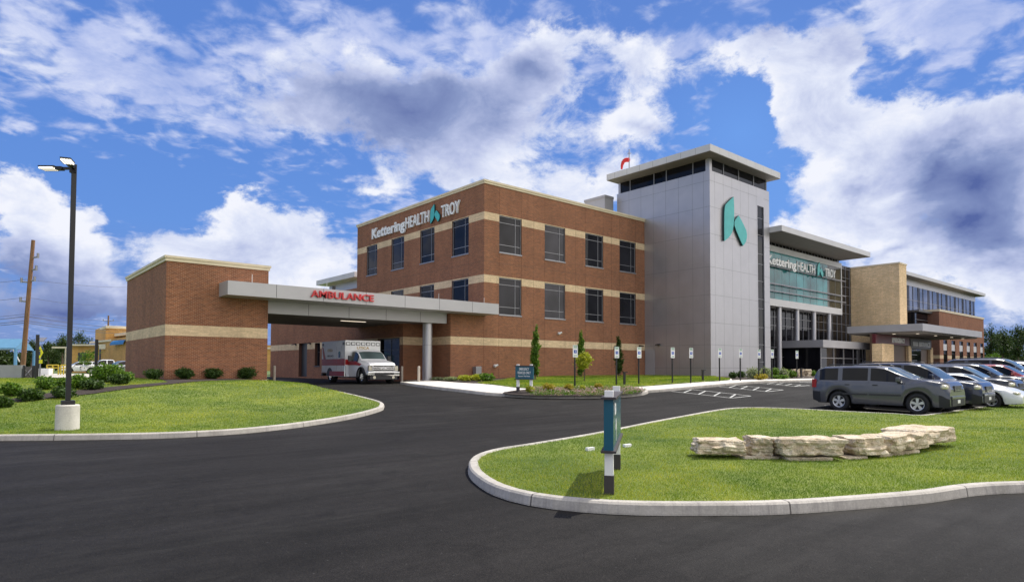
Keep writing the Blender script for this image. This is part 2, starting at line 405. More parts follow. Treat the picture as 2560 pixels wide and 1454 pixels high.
def curb(name, path, h=.14, w=.17, closed=True):
    "path = outer (road-side) foot of the kerb, interior on the left"
    if closed and area(path)<0: path=path[::-1]
    n=len(path); rings=[]; prof=[(0,-.12),(.0,.02),(.015,h-.025),(.04,h),(w-.02,h),(w,h-.02),(w,-.12)]
    al=[0.0]
    for i in range(n): al.append(al[-1]+math.dist(path[i],path[(i+1)%n]))
    lay=[offs(path,d,closed) for d,_ in prof]
    vs=[]
    for i in range(n):
        for j,(d,z) in enumerate(prof):
            x,y=lay[j][i]; vs.append((x,y,float(T(*path[i]))+z))
    k=len(prof); fs=[]
    for i in range(n if closed else n-1):
        i2=(i+1)%n
        for j in range(k-1): fs.append((i*k+j,i2*k+j,i2*k+j+1,i*k+j+1))
    if not closed: fs+= [tuple(range(k)), tuple((n-1)*k+j for j in range(k))[::-1]]
    mb=MB('curb'); mb.add(vs,fs,False); o=mb.build(name,None,recalc=True)
    a=o.data.attributes.new('along','FLOAT','POINT'); a.data.foreach_set('value',[al[i] for i in range(n) for _ in prof])
    o['kind']='structure'; return o, offs(path,w-.03,closed)
def blades(name, poly, dzf, dens, mat_, hgt=(.05,.09), wid=.006, reject=None, parent=None, maxn=400000):
    "grass blades: bent triangles, nearer ground denser"
    xs=[p[0] for p in poly]; ys=[p[1] for p in poly]
    A=(max(xs)-min(xs))*(max(ys)-min(ys)); N=int(A*dens(0,0,True))
    out=[]
    x=RNG.uniform(min(xs),max(xs),N); y=RNG.uniform(min(ys),max(ys),N)
    D=(x-CAM[0])*FH[0]+(y-CAM[1])*FH[1]; Lr=(x-CAM[0])*RH[0]+(y-CAM[1])*RH[1]
    k=(RNG.random(N)<dens(D,Lr,False)/dens(0,0,True))&(np.abs(Lr)<D*.86+1.5)
    x=x[k];y=y[k];D=D[k]; k=inside(x,y,poly)
    if reject is not None: k&=~reject(x,y)
    x=x[k];y=y[k];D=D[k]
    if len(x)>maxn: x=x[:maxn];y=y[:maxn];D=D[:maxn]
    n=len(x); z=T(x,y)+(dzf(x,y) if callable(dzf) else dzf)-.01
    sc_=np.clip(D/11,1,2.6)
    h=RNG.uniform(hgt[0],hgt[1],n)*(1+.15*(sc_-1)); w=wid*sc_*RNG.uniform(.7,1.3,n); th=RNG.uniform(0,2*PI,n); ln=RNG.uniform(.1,.9,n)*h; ta=RNG.uniform(0,2*PI,n)
    dx=np.cos(th)*w; dy=np.sin(th)*w
    V=np.empty((n,3,3)); V[:,0]=np.stack([x-dx,y-dy,z],1); V[:,1]=np.stack([x+dx,y+dy,z],1)
    V[:,2]=np.stack([x+np.cos(ta)*ln,y+np.sin(ta)*ln,z+h],1)
    return trimesh(name, V.reshape(-1,3), 3, mat_, RNG.random(n), parent)
def trimesh(name, V, k, mat_, rnd, parent=None, smooth=False):
    nv=len(V); nf=nv//k; me=bpy.data.meshes.new(name)
    me.vertices.add(nv); me.vertices.foreach_set('co', V.astype(np.float32).ravel())
    me.loops.add(nv); me.loops.foreach_set('vertex_index', np.arange(nv,dtype=np.int32))
    me.polygons.add(nf); me.polygons.foreach_set('loop_start', np.arange(0,nv,k,dtype=np.int32)); me.polygons.foreach_set('loop_total', np.full(nf,k,dtype=np.int32))
    a=me.attributes.new('rnd','FLOAT','POINT'); a.data.foreach_set('value', np.repeat(rnd,k).astype(np.float32))
    me.materials.append(MATS[mat_]); me.update(); me.validate()
    o=bpy.data.objects.new(name,me); COL.objects.link(o)
    if parent is not None: o.parent=parent
    return o
def leaves(name, cen, rad, n, size, mat_, parent=None, squash=1.0, shell=.55, up=.2):
    "n leaf-sized quads inside a union of ellipsoids cen[(x,y,z)], rad[(rx,ry,rz)]"
    cen=np.array(cen,float); rad=np.array(rad,float)
    if rad.ndim==1: rad=np.repeat(rad[:,None],3,1)
    vol=(rad.prod(1))**.8; pk=RNG.choice(len(cen),n,p=vol/vol.sum())
    d=RNG.normal(size=(n,3)); d/=np.linalg.norm(d,axis=1)[:,None]
    r=(shell+(1-shell)*RNG.random(n))[:,None]*np.where(RNG.random(n)<.8,1,RNG.random(n))[:,None]
    lump=1+.26*np.sin(d[:,0:1]*5+pk[:,None]*1.7)*np.cos(d[:,2:3]*6+pk[:,None])
    P=cen[pk]+d*rad[pk]*r*lump
    nr=d*.6+RNG.normal(size=(n,3))*.7+np.array([0,0,up]); nr/=np.linalg.norm(nr,axis=1)[:,None]
    a=np.cross(nr,RNG.normal(size=(n,3))); a/=np.linalg.norm(a,axis=1)[:,None]; b=np.cross(nr,a)
    s=(size*RNG.uniform(.6,1.35,n))[:,None]
    V=np.empty((n,4,3)); V[:,0]=P-a*s; V[:,1]=P-b*s*.55; V[:,2]=P+a*s; V[:,3]=P+b*s*.55
    return trimesh(name, V.reshape(-1,3), 4, mat_, np.clip(RNG.normal(.5,.22,n),0,1), parent)
# ------------------------------------------------------------------ sun and sky
SUN_AZ = math.atan2(.06, 1.0)          # almost along +X, a little behind the facades
SUN_EL = math.radians(57)
sd = bpy.data.lights.new('sun', 'SUN'); sun = bpy.data.objects.new('sun', sd); COL.objects.link(sun)
sd.energy = 4.8; sd.angle = math.radians(.6); sd.color = (1.0, .95, .86)
to_sun = Vector((math.cos(SUN_AZ)*math.cos(SUN_EL), math.sin(SUN_AZ)*math.cos(SUN_EL), math.sin(SUN_EL)))
sun.rotation_euler = to_sun.to_track_quat('Z', 'Y').to_euler()
w = bpy.data.worlds.new('World'); sc.world = w; w.use_nodes = True
for n_ in list(w.node_tree.nodes): w.node_tree.nodes.remove(n_)
N = NT(w.node_tree)
tc = N.n('ShaderNodeTexCoord').outputs['Generated']
sky = N.n('ShaderNodeTexSky', sky_type='NISHITA'); sky.sun_disc = False; sky.sun_elevation = SUN_EL
sky.sun_rotation = PI/2 - SUN_AZ; sky.air_density = 1.0; sky.dust_density = .4; sky.ozone_density = 2.5
X = N.n('ShaderNodeSeparateXYZ', i={0: tc}); dx_, dy_, dz_ = X.outputs
# azimuth to the right of the view's middle and elevation, radians
r_ = N.m('ADD', N.m('MULTIPLY', dx_, RH[0]), N.m('MULTIPLY', dy_, RH[1])); f_ = N.m('ADD', N.m('MULTIPLY', dx_, FH[0]), N.m('MULTIPLY', dy_, FH[1]))
az = N.m('ARCTAN2', r_, f_); el = N.m('ARCSINE', dz_)
P0 = N.n('ShaderNodeCombineXYZ', i={0: az, 1: el}).outputs[0]
def ae(px, py):
    d = ray(px, py); d = d/np.linalg.norm(d)
    return math.atan2(d[0]*RH[0]+d[1]*RH[1], d[0]*FH[0]+d[1]*FH[1]), math.asin(d[2])
# turbulent displacement of the cloud masses
def nv(vec, scale, detail, rough):
    o = N.n('ShaderNodeTexNoise', i={'Scale': scale, 'Detail': detail, 'Roughness': rough}); N.L.new(vec, o.inputs['Vector']); return o.outputs['Color']
def warp(vec, amt, col):
    s = N.n('ShaderNodeVectorMath', operation='SUBTRACT', i={0: col}); s.inputs[1].default_value = (.5,.5,.5)
    k = N.n('ShaderNodeVectorMath', operation='MULTIPLY', i={0: s.outputs[0]}); k.inputs[1].default_value = (amt, amt, 0)
    return N.n('ShaderNodeVectorMath', operation='ADD', i={0: vec, 1: k.outputs[0]}).outputs[0]
st_ = N.n('ShaderNodeMapping', i={0: tc}); st_.inputs['Scale'].default_value = (1,1,1.5); D3 = st_.outputs[0]
P = warp(P0, .16, nv(D3, 6.0, 7, .62))
PS = warp(P0, .22, nv(D3, 3.2, 6, .6))
def blobs(vec, tab, start):
    acc = start
    for px, py, rx, ry, wt in tab:
        a, e = ae(px, py); a1, _ = ae(px+rx, py); _, e1 = ae(px, py-ry)
        mp = N.n('ShaderNodeMapping', vector_type='TEXTURE', i={0: vec}); mp.inputs['Location'].default_value = (a, e, 0)
        mp.inputs['Scale'].default_value = (max(abs(a1-a), .01), max(abs(e1-e), .01), 1)
        g = N.n('ShaderNodeTexGradient', gradient_type='QUADRATIC_SPHERE', i={0: mp.outputs[0]})
        acc = N.m('MULTIPLY_ADD', g.outputs['Fac'], wt, acc)
    return acc
# plane-projected coordinates for the high mottled layer
zz = N.m('ADD', N.m('MAXIMUM', dz_, 0.0), .16)
PL = N.n('ShaderNodeCombineXYZ', i={0: N.m('DIVIDE', dx_, zz), 1: N.m('DIVIDE', dy_, zz)}).outputs[0]
hi0 = N.noise(PL, 10.0, 8, .60, .35); vc = N.n('ShaderNodeTexVoronoi', feature='SMOOTH_F1', i={'Vector': warp(PL, .25, nv(PL, 6.0, 3, .6)), 'Scale': 15.0, 'Smoothness': .6})
hi = N.m('ADD', N.m('MULTIPLY', hi0, .82), N.m('MULTIPLY', N.m('SUBTRACT', .62, vc.outputs['Distance']), .30)); hi2 = N.noise(PL, 1.3, 4, .55, .6)
front = N.ramp(f_, [(.15, (0,0,0)), (.5, (1,1,1))])
# --- thin high layer: cover where the table says, elsewhere the noise decides
thin = [(300,180,640,330,1.25),(820,120,520,260,1.2),(120,60,400,200,.5),(640,330,300,220,.6),(1250,100,440,220,1.3),(1700,110,400,200,1.1),
        (1000,560,260,160,.9),(1500,330,300,200,.5),(2300,90,560,260,1.9),(60,330,220,110,.4),(400,540,110,60,.0),(120,480,420,190,-1.3),(390,470,180,170,-1.0),
        (1870,330,150,210,-1.3),(1890,480,110,120,-.8),(560,90,130,80,-.3),(500,660,260,160,.9),(300,800,330,160,.2)]
th = blobs(P, thin, N.m('MULTIPLY', hi2, .35))
thA = N.m('ADD', N.m('MULTIPLY', th, .85), N.m('MULTIPLY', N.m('SUBTRACT', hi, .52), 3.0))
thA = N.m('MULTIPLY', N.n('ShaderNodeMapRange', interpolation_type='SMOOTHSTEP', i={0: thA, 1: .0, 2: .95, 3: 0.0, 4: 1.0}).outputs[0], .92)
# --- heavy layer
heavy = [(1150,430,320,90,.9),(700,270,200,150,.6),(1450,90,220,110,.7),(60,540,230,170,2.2),(200,640,240,120,1.4),(230,560,110,100,1.2),(610,570,140,130,1.9),(470,620,200,110,1.2),(740,610,190,120,1.5),(780,690,280,90,1.4),(600,700,300,110,1.1),
         (200,760,520,140,1.3),(850,230,330,200,1.3),(1060,280,360,210,1.7),(1320,170,190,170,1.8),(1250,330,330,170,1.4),(1560,300,220,180,1.3),(1620,150,260,130,.9),(1870,160,190,150,1.2),
         (1480,470,330,100,1.4),(940,470,220,90,.8),(2040,240,200,190,2.4),(2110,180,130,130,1.2),(2190,400,300,210,2.3),(2420,370,330,220,2.2),(2550,260,200,130,1.3),
         (2200,150,260,70,-1.0),(2500,480,300,200,2.0),(2130,560,300,130,1.6),(2380,620,420,140,1.5),(2560,700,320,160,1.3),(1930,600,150,90,1.0),
         (1880,330,110,190,-1.6),(400,440,330,120,-1.4),(100,350,420,130,-.8),(860,500,90,60,-.6),(1980,60,120,70,-.4),(1960,470,120,60,-.5)]
hv = blobs(P, heavy, 0.0)
puff = N.noise(D3, 15, 9, .66, .3)
hvF = N.m('ADD', hv, N.m('MULTIPLY', N.m('SUBTRACT', puff, .5), 1.5))
# out of the picture: broken cloud cover from noise alone
cov = N.noise(D3, 2.6, 7, .6, .4)
back = N.m('MULTIPLY', N.m('SUBTRACT', 1.0, front), N.n('ShaderNodeMapRange', i={0: cov, 1: .42, 2: .60, 3: 0.0, 4: 1.4}).outputs[0])
hvF = N.m('ADD', hvF, back)
hvA = N.n('ShaderNodeMapRange', interpolation_type='SMOOTHSTEP', i={0: hvF, 1: .18, 2: .66, 3: 0.0, 4: 1.0}).outputs[0]
# --- shade inside the clouds
shade = [(1030,290,460,200,1.35),(820,240,260,140,.5),(980,350,300,100,.6),(1340,180,170,150,1.25),(1290,280,200,110,.6),(1130,230,160,90,.6),(2480,460,380,190,1.7),(2330,430,190,100,1.0),(2440,570,360,110,1.6),
         (2300,40,620,150,.9),(1950,20,260,80,.7),(150,800,520,150,1.8),(60,690,240,90,1.0),(330,740,260,90,.8),(2560,620,260,120,1.2),(2220,640,180,50,.6),(620,680,260,60,.35),(720,300,200,100,.4),
         (1500,430,200,60,.4),(2150,470,130,50,.5),(60,610,130,60,.3),(1620,330,160,60,.5)]
sh = blobs(PS, shade, N.m('MULTIPLY', N.m('SUBTRACT', N.noise(D3, 9.5, 8, .62, .4), .43), 1.5))
rim = N.m('MULTIPLY', N.n('ShaderNodeMapRange', i={0: hvF, 1: .5, 2: 2.6, 3: 0.0, 4: .28}).outputs[0], 1.0)
sh = N.m('ADD', sh, rim)
KS = 10.0
ccol = N.ramp(N.m('MULTIPLY', sh, .5, clamp=True), [(.0, (.90,.92,1.0)), (.10, (.74,.79,.95)), (.28, (.49,.55,.79)), (.52, (.26,.33,.58)), (1.0, (.095,.14,.37))])
tcol = N.ramp(N.noise(PL, 4.5, 6, .65, .4), [(.30, (.36,.46,.80)), (.50, (.56,.63,.90)), (.68, (.80,.84,.98))])
blue = N.ramp(N.m('MULTIPLY', el, 1.25, clamp=True), [(.0,(.17,.27,.62)), (.25,(.12,.29,.76)), (.5,(.105,.25,.71)), (.8,(.10,.22,.63)), (1.0,(.045,.12,.45))])
glow = blobs(P0, [(1850,330,620,420,1.0),(2000,520,500,260,.7),(330,500,500,260,.0)], 0.0)
blue = N.mix(N.m('MULTIPLY', glow, .75, clamp=True), blue, (.15,.36,.88))
skyn = N.n('ShaderNodeVectorMath', operation='SCALE', i={0: sky.outputs[0]}); skyn.inputs['Scale'].default_value = .11
skyc = N.mix(.88, skyn.outputs[0], blue)
c1 = N.mix(thA, skyc, tcol)
c2 = N.mix(hvA, c1, ccol)
# added bright patch in the unseen sky behind the viewer, filling the shaded facades
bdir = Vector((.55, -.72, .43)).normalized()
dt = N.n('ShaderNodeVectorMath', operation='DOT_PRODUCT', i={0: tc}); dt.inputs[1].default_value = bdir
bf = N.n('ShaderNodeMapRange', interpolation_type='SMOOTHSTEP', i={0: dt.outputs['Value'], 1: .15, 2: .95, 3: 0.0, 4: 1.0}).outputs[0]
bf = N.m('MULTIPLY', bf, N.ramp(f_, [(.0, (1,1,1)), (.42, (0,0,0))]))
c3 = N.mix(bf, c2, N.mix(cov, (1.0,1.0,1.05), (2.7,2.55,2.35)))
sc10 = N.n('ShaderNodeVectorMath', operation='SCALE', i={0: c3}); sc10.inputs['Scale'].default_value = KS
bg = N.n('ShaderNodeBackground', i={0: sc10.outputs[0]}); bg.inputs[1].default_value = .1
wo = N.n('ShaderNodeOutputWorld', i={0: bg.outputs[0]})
w.cycles.sampling_method = 'MANUAL'; w.cycles.sample_map_resolution = 512
sc.view_settings.view_transform = 'Standard'; sc.view_settings.look = 'None'; sc.view_settings.exposure = 0; sc.view_settings.gamma = 1
sc.cycles.use_denoising = True; sc.cycles.max_bounces = 6; sc.cycles.diffuse_bounces = 3; sc.cycles.glossy_bounces = 3; sc.cycles.transparent_max_bounces = 6
sc.cycles.sample_clamp_indirect = 6
# ------------------------------------------------------------------ hospital
def ony(px, py, Y):
    d = ray(px, py); t = (Y-CAM[1])/d[1]; return tuple(CAM+d*t)
def onx(px, py, Xc):
    d = ray(px, py); t = (Xc-CAM[0])/d[0]; return tuple(CAM+d*t)
HB = tag(empty('hospital_building', (0,0,0)), 'large red brick hospital with silver panel tower, glass atrium and ambulance canopy', 'hospital')
def P3(axis, c, u, z): return (u, c, z) if axis == 'y' else (c, u, z)
def facade(mb, axis, c, u0, u1, z0, z1, ops=(), depth=.14, bands=(), m='brick', bm_='tan_band', rev='brick_joint'):
    us = sorted({u0, u1, *[o[0] for o in ops], *[o[1] for o in ops]}); zs = sorted({z0, z1, *[o[2] for o in ops], *[o[3] for o in ops], *[b for bb in bands for b in bb]})
    us = [u for u in us if u0-1e-6 <= u <= u1+1e-6]; zs = [z for z in zs if z0-1e-6 <= z <= z1+1e-6]
    for a, b in zip(us, us[1:]):
        for p, q in zip(zs, zs[1:]):
            um, zm = (a+b)/2, (p+q)/2
            if any(o[0] < um < o[1] and o[2] < zm < o[3] for o in ops): continue
            mb.m(bm_ if any(x < zm < y for x, y in bands) else m)
            f = [P3(axis,c,a,p), P3(axis,c,b,p), P3(axis,c,b,q), P3(axis,c,a,q)]
            mb.add(f if axis == 'y' else f[::-1], [(0,1,2,3)])
    mb.m(rev)
    for a, b, p, q in ops:
        for (ua,za),(ub,zb) in (((a,p),(b,p)),((b,p),(b,q)),((b,q),(a,q)),((a,q),(a,p))):
            mb.add([P3(axis,c,ua,za),P3(axis,c,ub,zb),P3(axis,c+depth,ub,zb),P3(axis,c+depth,ua,za)], [(0,1,2,3)])
def bx(mb, axis, c0, c1, u0, u1, z0, z1):
    if axis == 'y': mb.box(u0,u1,c0,c1,z0,z1)
    else: mb.box(c0,c1,u0,u1,z0,z1)
def window(axis, c, u0, u1, z0, z1, depth=.14, vs=(), hs=(), fw=.06, bw=.035, fm='frame', gm='glass', sill=True, name='window', parent=None):
    mb = MB(fm); d = c+depth
    for a,b,p,q in ((u0+.002,u1-.002,z0+.002,z0+fw),(u0+.002,u1-.002,z1-fw,z1-.002),(u0+.002,u0+fw,z0+fw,z1-fw),(u1-fw,u1-.002,z0+fw,z1-fw)): bx(mb,axis,d-.06,d,a,b,p,q)
    for v in vs: bx(mb,axis,d-.055,d,u0+v*(u1-u0)-bw/2,u0+v*(u1-u0)+bw/2,z0+fw,z1-fw)
    for h in hs: bx(mb,axis,d-.05,d-.003,u0+fw,u1-fw,z0+h*(z1-z0)-bw/2,z0+h*(z1-z0)+bw/2)
    if sill: bx(mb,axis,c-.05,d-.06,u0-.02,u1+.02,z0-.07,z0+.02)
    fr = mb.build(name, parent or HB)
    g = MB(gm); bx(g,axis,d-.02,d-.01,u0+fw*.5,u1-fw*.5,z0+fw*.5,z1-fw*.5); g.build('pane', fr)
    return fr
B1=(2.47,3.03); B2=(7.09,7.65); B3=(11.69,12.25)
W = 18.75
rx = [(1.42,3.64),(6.08,8.37),(10.76,13.03),(15.2,17.45)]; ly = [(1.88,4.05),(6.5,8.62),(11.2,13.35),(15.93,17.95)]
zr = [(9.43,12.2),(4.79,7.56)]
opr = [(a,b,p,q) for a,b in rx for p,q in zr]; opl = [(a,b,p,q) for a,b in ly for p,q in zr]
mb = MB('brick')
facade(mb,'y',0,0,W,0-.5,14.32,opr,bands=(B1,B2,B3)); facade(mb,'x',0,0,19.87,4.4,14.32,opl,bands=(B2,B3))
mb.m('brick').quad((W,0,-.5),(W,19.87,-.5),(W,19.87,14.32),(W,0,14.32)); mb.quad((0,19.87,-.5),(0,19.87,14.32),(W,19.87,14.32),(W,19.87,-.5))
# ground floor that reaches out under the canopy
facade(mb,'y',0,-2.92,0,-.5,4.62,(),bands=(B1,)); facade(mb,'x',-2.92,0,3,-.5,4.62,(),bands=(B1,))
facade(mb,'y',3,-4.9,-2.92,-.5,4.62,(),bands=(B1,))
dr=[(3.5,6.7,0,3.0),(19.8,21.7,-.02,3.05),(17.0,18.1,.95,3.0),(24.5,25.6,-.02,2.2)][:3]
facade(mb,'x',-4.9,3,29,-.5,5.5,dr,depth=.5,bands=(B1,)); mb.m('brick').quad((-4.9,29,-.5),(-4.9,29,5.5),(0,29,5.5),(0,29,-.5)); mb.m('joint').box(-4.89,-.003,10.2,28.99,5.35,5.45)
mb.build('brick_wall', HB)
mb = MB('brick_joint')
for a,b in rx:
    for u in (a,b):
        for p,q in ((12.2,14.32),(7.56,9.36),(0,4.72)): mb.box(u-.008,u+.008,-.003,.004,p,q)
for a,b in ly:
    for u in (a,b):
        for p,q in ((12.2,14.32),(7.56,9.36)): mb.box(-.003,.004,u-.008,u+.008,p,q)
for x in (4.9,9.6,14.1): mb.box(x-.008,x+.008,-.003,.004,0,14.3)
mb.box(.0,W,-.004,.004,8.62,8.64); mb.box(-.004,.004,0,19.8,8.62,8.64); mb.box(-.008,.008,-.003,.004,0,4.6)
mb.build('expansion_joint', HB)
mb = MB('coping'); mb.box(-.06,W+.02,-.06,19.93,14.32,14.46); mb.box(-.11,W+.02,-.11,19.98,14.46,14.60); mb.build('coping', HB)
for k_,(a,b) in enumerate(rx):
    for p,q in zr: window('y',0,a,b,p,q,vs=(.74,),hs=(.215,.815),gm=('glass_b','glass_c','glass','glass')[k_])
for k_,(a,b) in enumerate(ly):
    for p,q in zr: window('x',0,a,b,p,q,vs=(.26,),hs=(.215,.815),gm=('glass','glass','glass_b','glass')[k_])
# doors of the low wing under the canopy
fr = window('x',-4.9,3.5,6.7,0,3.0,depth=.3,vs=(.5,),hs=(.72,),fm='frame_dark',sill=False,name='entrance_door')
mb = MB('frame_dark'); mb.box(-4.62,-4.5,19.8,21.7,0,3.05); mb.build('door', HB)
window('x',-4.9,17.0,18.1,.95,3.0,depth=.3,hs=(.6,),fm='frame_dark')
# service block on the left end of the canopy
mb = MB('brick'); bl0,bl1,bd=-20.7,-15.5,10.62
facade(mb,'y',0,bl0,bl1,-.6,6.3,(),bands=(B1,)); facade(mb,'x',bl0,0,bd,-.6,6.3,(),bands=(B1,))
mb.m('brick'); mb.quad((bl1,0,-.6),(bl1,bd,-.6),(bl1,bd,B1[0]),(bl1,0,B1[0])); mb.quad((bl1,0,B1[1]),(bl1,bd,B1[1]),(bl1,bd,6.3),(bl1,0,6.3)); mb.m('tan_band').quad((bl1,0,B1[0]),(bl1,bd,B1[0]),(bl1,bd,B1[1]),(bl1,0,B1[1]))
mb.m('brick').quad((bl0,bd,-.6),(bl0,bd,6.3),(bl1,bd,6.3),(bl1,bd,-.6)); mb.build('service_block', HB)
mb = MB('coping'); mb.box(bl0-.06,bl1+.06,-.06,bd+.06,6.3,6.46); mb.box(bl0-.11,bl1+.11,-.11,bd+.11,6.46,6.58); mb.build('coping', HB)
mb = MB('concrete'); mb.box(bl0-.012,bl1+.012,-.012,bd,-.6,.14); mb.build('foundation', HB)
# ambulance canopy
pl=[(-18.1,-1.5),(.1,-1.5),(.1,-.004),(-.004,-.004),(-.004,10),(bl1+.004,10),(bl1+.004,-.004),(-18.1,-.004)]
mb = MB('panel_grey'); mb.prism(pl,4.63,5.30); mb.build('canopy_fascia', HB)
mb = MB('panel_canopy'); mb.box(-18.14,.14,-1.54,-1.501,4.63,5.37); mb.box(-18.14,-18.101,-1.501,-.02,4.63,5.37); mb.box(.101,.14,-1.501,-.02,4.63,5.37)
mb.m('joint')
for x in [-15.6,-12.9,-10.2,-7.5,-4.9,-2.2]: mb.box(x-.012,x+.012,-1.5425,-1.54,4.64,5.36)
mb.build('canopy_edge', HB)
mb = MB('panel_grey'); mb.box(bl1+.004,-3.04,.3,.42,3.92,4.628)
mb.m('joint')
for x in [-13,-10.4,-7.8,-5.2]: mb.box(x-.012,x+.012,.2965,.3,3.93,4.6)
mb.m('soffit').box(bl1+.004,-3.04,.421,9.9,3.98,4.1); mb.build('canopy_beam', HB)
mb = MB('soffit_light'); mb.box(-9.4,-7.6,3.4,3.6,3.965,3.979); mb.build('ceiling_light', HB)
mb = MB('panel_silver'); mb.tube((-4.2,.95,-.1),(-4.2,.95,3.98),.33,n=28); mb.m('joint').tube((-4.2,.95,2.4),(-4.2,.95,2.412),.3315,n=28); mb.build('column', HB)
for x in (-12.6,-1.0,-4.8):
    mb = MB('white_paint'); mb.tube((x,-1.3,5.3),(x,-1.3,5.75),.012,n=6); mb.build('lightning_rod', HB)
mb = MB('white_paint'); mb.tube((-16.8,-1.2,5.3),(-16.8,-1.2,5.85),.014,n=6); mb.build('lightning_rod', HB)
# wall lamps and camera heads
def wall_light(x,y,z,axis,m='black_metal'):
    mb=MB(m)
    if axis=='y': mb.box(x-.05,x+.05,y-.12,y,z-.05,z+.08); mb.extr([(x-.16,y-.12,z+.1),(x+.16,y-.12,z+.1),(x+.16,y-.42,z+.02),(x-.16,y-.42,z+.02)],(0,0,-.07))
    else: mb.box(x-.12,x,y-.05,y+.05,z-.05,z+.08); mb.extr([(x-.12,y-.16,z+.1),(x-.12,y+.16,z+.1),(x-.42,y+.16,z+.02),(x-.42,y-.16,z+.02)],(0,0,-.07))
    return mb.build('wall_light', HB)
wall_light(17.9,-.003,2.85,'y'); wall_light(W-.003,-1.6,2.95,'x'); wall_light(-4.903,22.3,2.95,'x'); wall_light(-4.903,19.0,2.95,'x')
for x,y,z in ((7.6,-.1,3.62),(1.0,-.1,1.0)):
    mb=MB('white_paint'); mb.box(x-.08,x+.08,y,y+.097,z-.1,z+.1,.02); mb.tube((x,y-.02,z),(x+.16,y-.16,z+.08),.09,.06,10); mb.tube((x,y-.02,z),(x-.1,y-.18,z-.05),.08,.055,10); mb.build('security_camera' if z>2 else 'hose_bib', HB)
# ------------------------------------------------------------------ tower
TX0,TX1,TY0,TY1=W+.004,28.85,-6.8,3.25
mb = MB('panel_silver'); so=[(26.64,27.82,0.05,15.9)]
facade(mb,'y',TY0,TX0,TX1,-.5,17.56,so,depth=.12,m='panel_silver',rev='frame'); facade(mb,'x',TX0,TY0,TY1,-.5,17.56,(),m='panel_silver')
mb.m('panel_silver').quad((TX1,TY0,-.5),(TX1,TY1,-.5),(TX1,TY1,17.56),(TX1,TY0,17.56)); mb.quad((TX0,TY1,-.5),(TX0,TY1,17.56),(TX1,TY1,17.56),(TX1,TY1,-.5))
mb.quad((TX0,TY0,17.56),(TX1,TY0,17.56),(TX1,TY1,17.56),(TX0,TY1,17.56)); mb.build('tower_wall', HB)
mb = MB('joint_soft'); J=.011
for z in (.9,2.85,4.7,7.05,9.4,12.2,14.5,16.7):
    mb.box(TX0,26.62,TY0-.003,TY0+.002,z-J,z+J); mb.box(27.84,TX1,TY0-.003,TY0+.002,z-J,z+J); mb.box(TX0-.003,TX0+.002,TY0,TY1,z-J,z+J)
for x in (19.5,20.85,22.25,23.65,25.05,26.45): mb.box(x-J*.6,x+J*.6,TY0-.0028,TY0+.002,-.1,17.55)
for y in (-6.2,-5.1,-3.7,-2.35,-1.0,.4,1.8): mb.box(TX0-.0028,TX0+.002,y-J,y+J,-.1,17.55)
mb.build('panel_joint', HB)
window('y',TY0,26.64,27.82,.05,15.9,depth=.12,hs=(.09,.19,.29,.40,.455,.56,.66,.72,.83,.93),fw=.04,sill=False)
# clerestory under the tower roof
c=.15
mb = MB('glass'); mb.box(TX0+c,TX1-c,TY0+c,TY1-c,17.565,18.62); mb.build('clerestory_glass', HB)
mb = MB('panel_silver')
mb.box(TX0+.05,TX0+.42,TY0+.05,TY0+.42,17.56,18.62); mb.build('corner_post', HB)
mb = MB('panel_silver'); mb.box(TX0+.08,TX0+.3,TY1-.35,TY1-.1,17.56,18.62); mb.build('corner_post', HB)
for x in (21.1,23.6,26.2,28.5): mb=MB('frame'); mb.box(x-.04,x+.04,TY0+c-.05,TY0+c+.02,17.56,18.62); mb.build('mullion', HB)
for y in (-5.1,-2.35,-1.0,1.75): mb=MB('frame'); mb.box(TX0+c-.05,TX0+c+.02,y-.04,y+.04,17.56,18.62); mb.build('mullion', HB)
mb=MB('panel_grey'); mb.box(TX0-.03,TX0-.004,-1.05,-.06,.1,2.55); mb.build('door', HB)
mb=MB('black_metal'); mb.box(-12.2,-12.05,-1.3,-1.15,5.3,5.62,.02); mb.build('vent_pipe', HB)
mb = MB('panel_light'); R0x,R1x,R0y,R1y=17.35,29.2,-7.75,3.35
mb.box(R0x,R1x,R0y,R1y,18.66,19.22); mb.m('soffit').box(R0x+.03,R1x-.03,R0y+.03,R1y-.03,18.62,18.658)
mb.m('joint')
for y in np.arange(R0y+1.4,R1y,1.45): mb.box(R0x-.003,R0x+.002,y-.008,y+.008,18.67,19.2)
mb.m('frame')
for x in np.arange(R0x+1.4,R1x,1.45): mb.box(x-.006,x+.006,R0y-.003,R0y+.002,18.67,19.2)
mb.build('tower_roof', HB)
# emblem on the tower front (two curved blades)
def emb_pts():
    A=[(1620,735),(1585,765),(1550,800),(1524,828),(1512,862),(1507,940),(1506,1100),(1508,1270),(1545,1243),(1580,1205),(1602,1165),(1614,1120),(1621,1060),(1626,1000),(1626,860)]
    B=[(1682,962),(1660,985),(1640,1015),(1629,1045),(1631,1085),(1650,1140),(1690,1235),(1733,1330),(1755,1305),(1772,1270),(1780,1230),(1782,1190),(1772,1140),(1740,1070),(1712,1015)]
    out=[]
    for S in (A,B):
        q=[ony(1500+x/4.846,340+y/4.846,TY0-.2) for x,y in S]; out.append([(p[0],p[2]) for p in q])
    return out
EMB=emb_pts(); ex0=min(p[0] for s in EMB for p in s); ez0=min(p[1] for s in EMB for p in s); ez1=max(p[1] for s in EMB for p in s); ex1=max(p[0] for s in EMB for p in s)
EN=[[((p[0]-ex0)/(ez1-ez0),(p[1]-ez0)/(ez1-ez0)) for p in s] for s in EMB]   # unit-height version
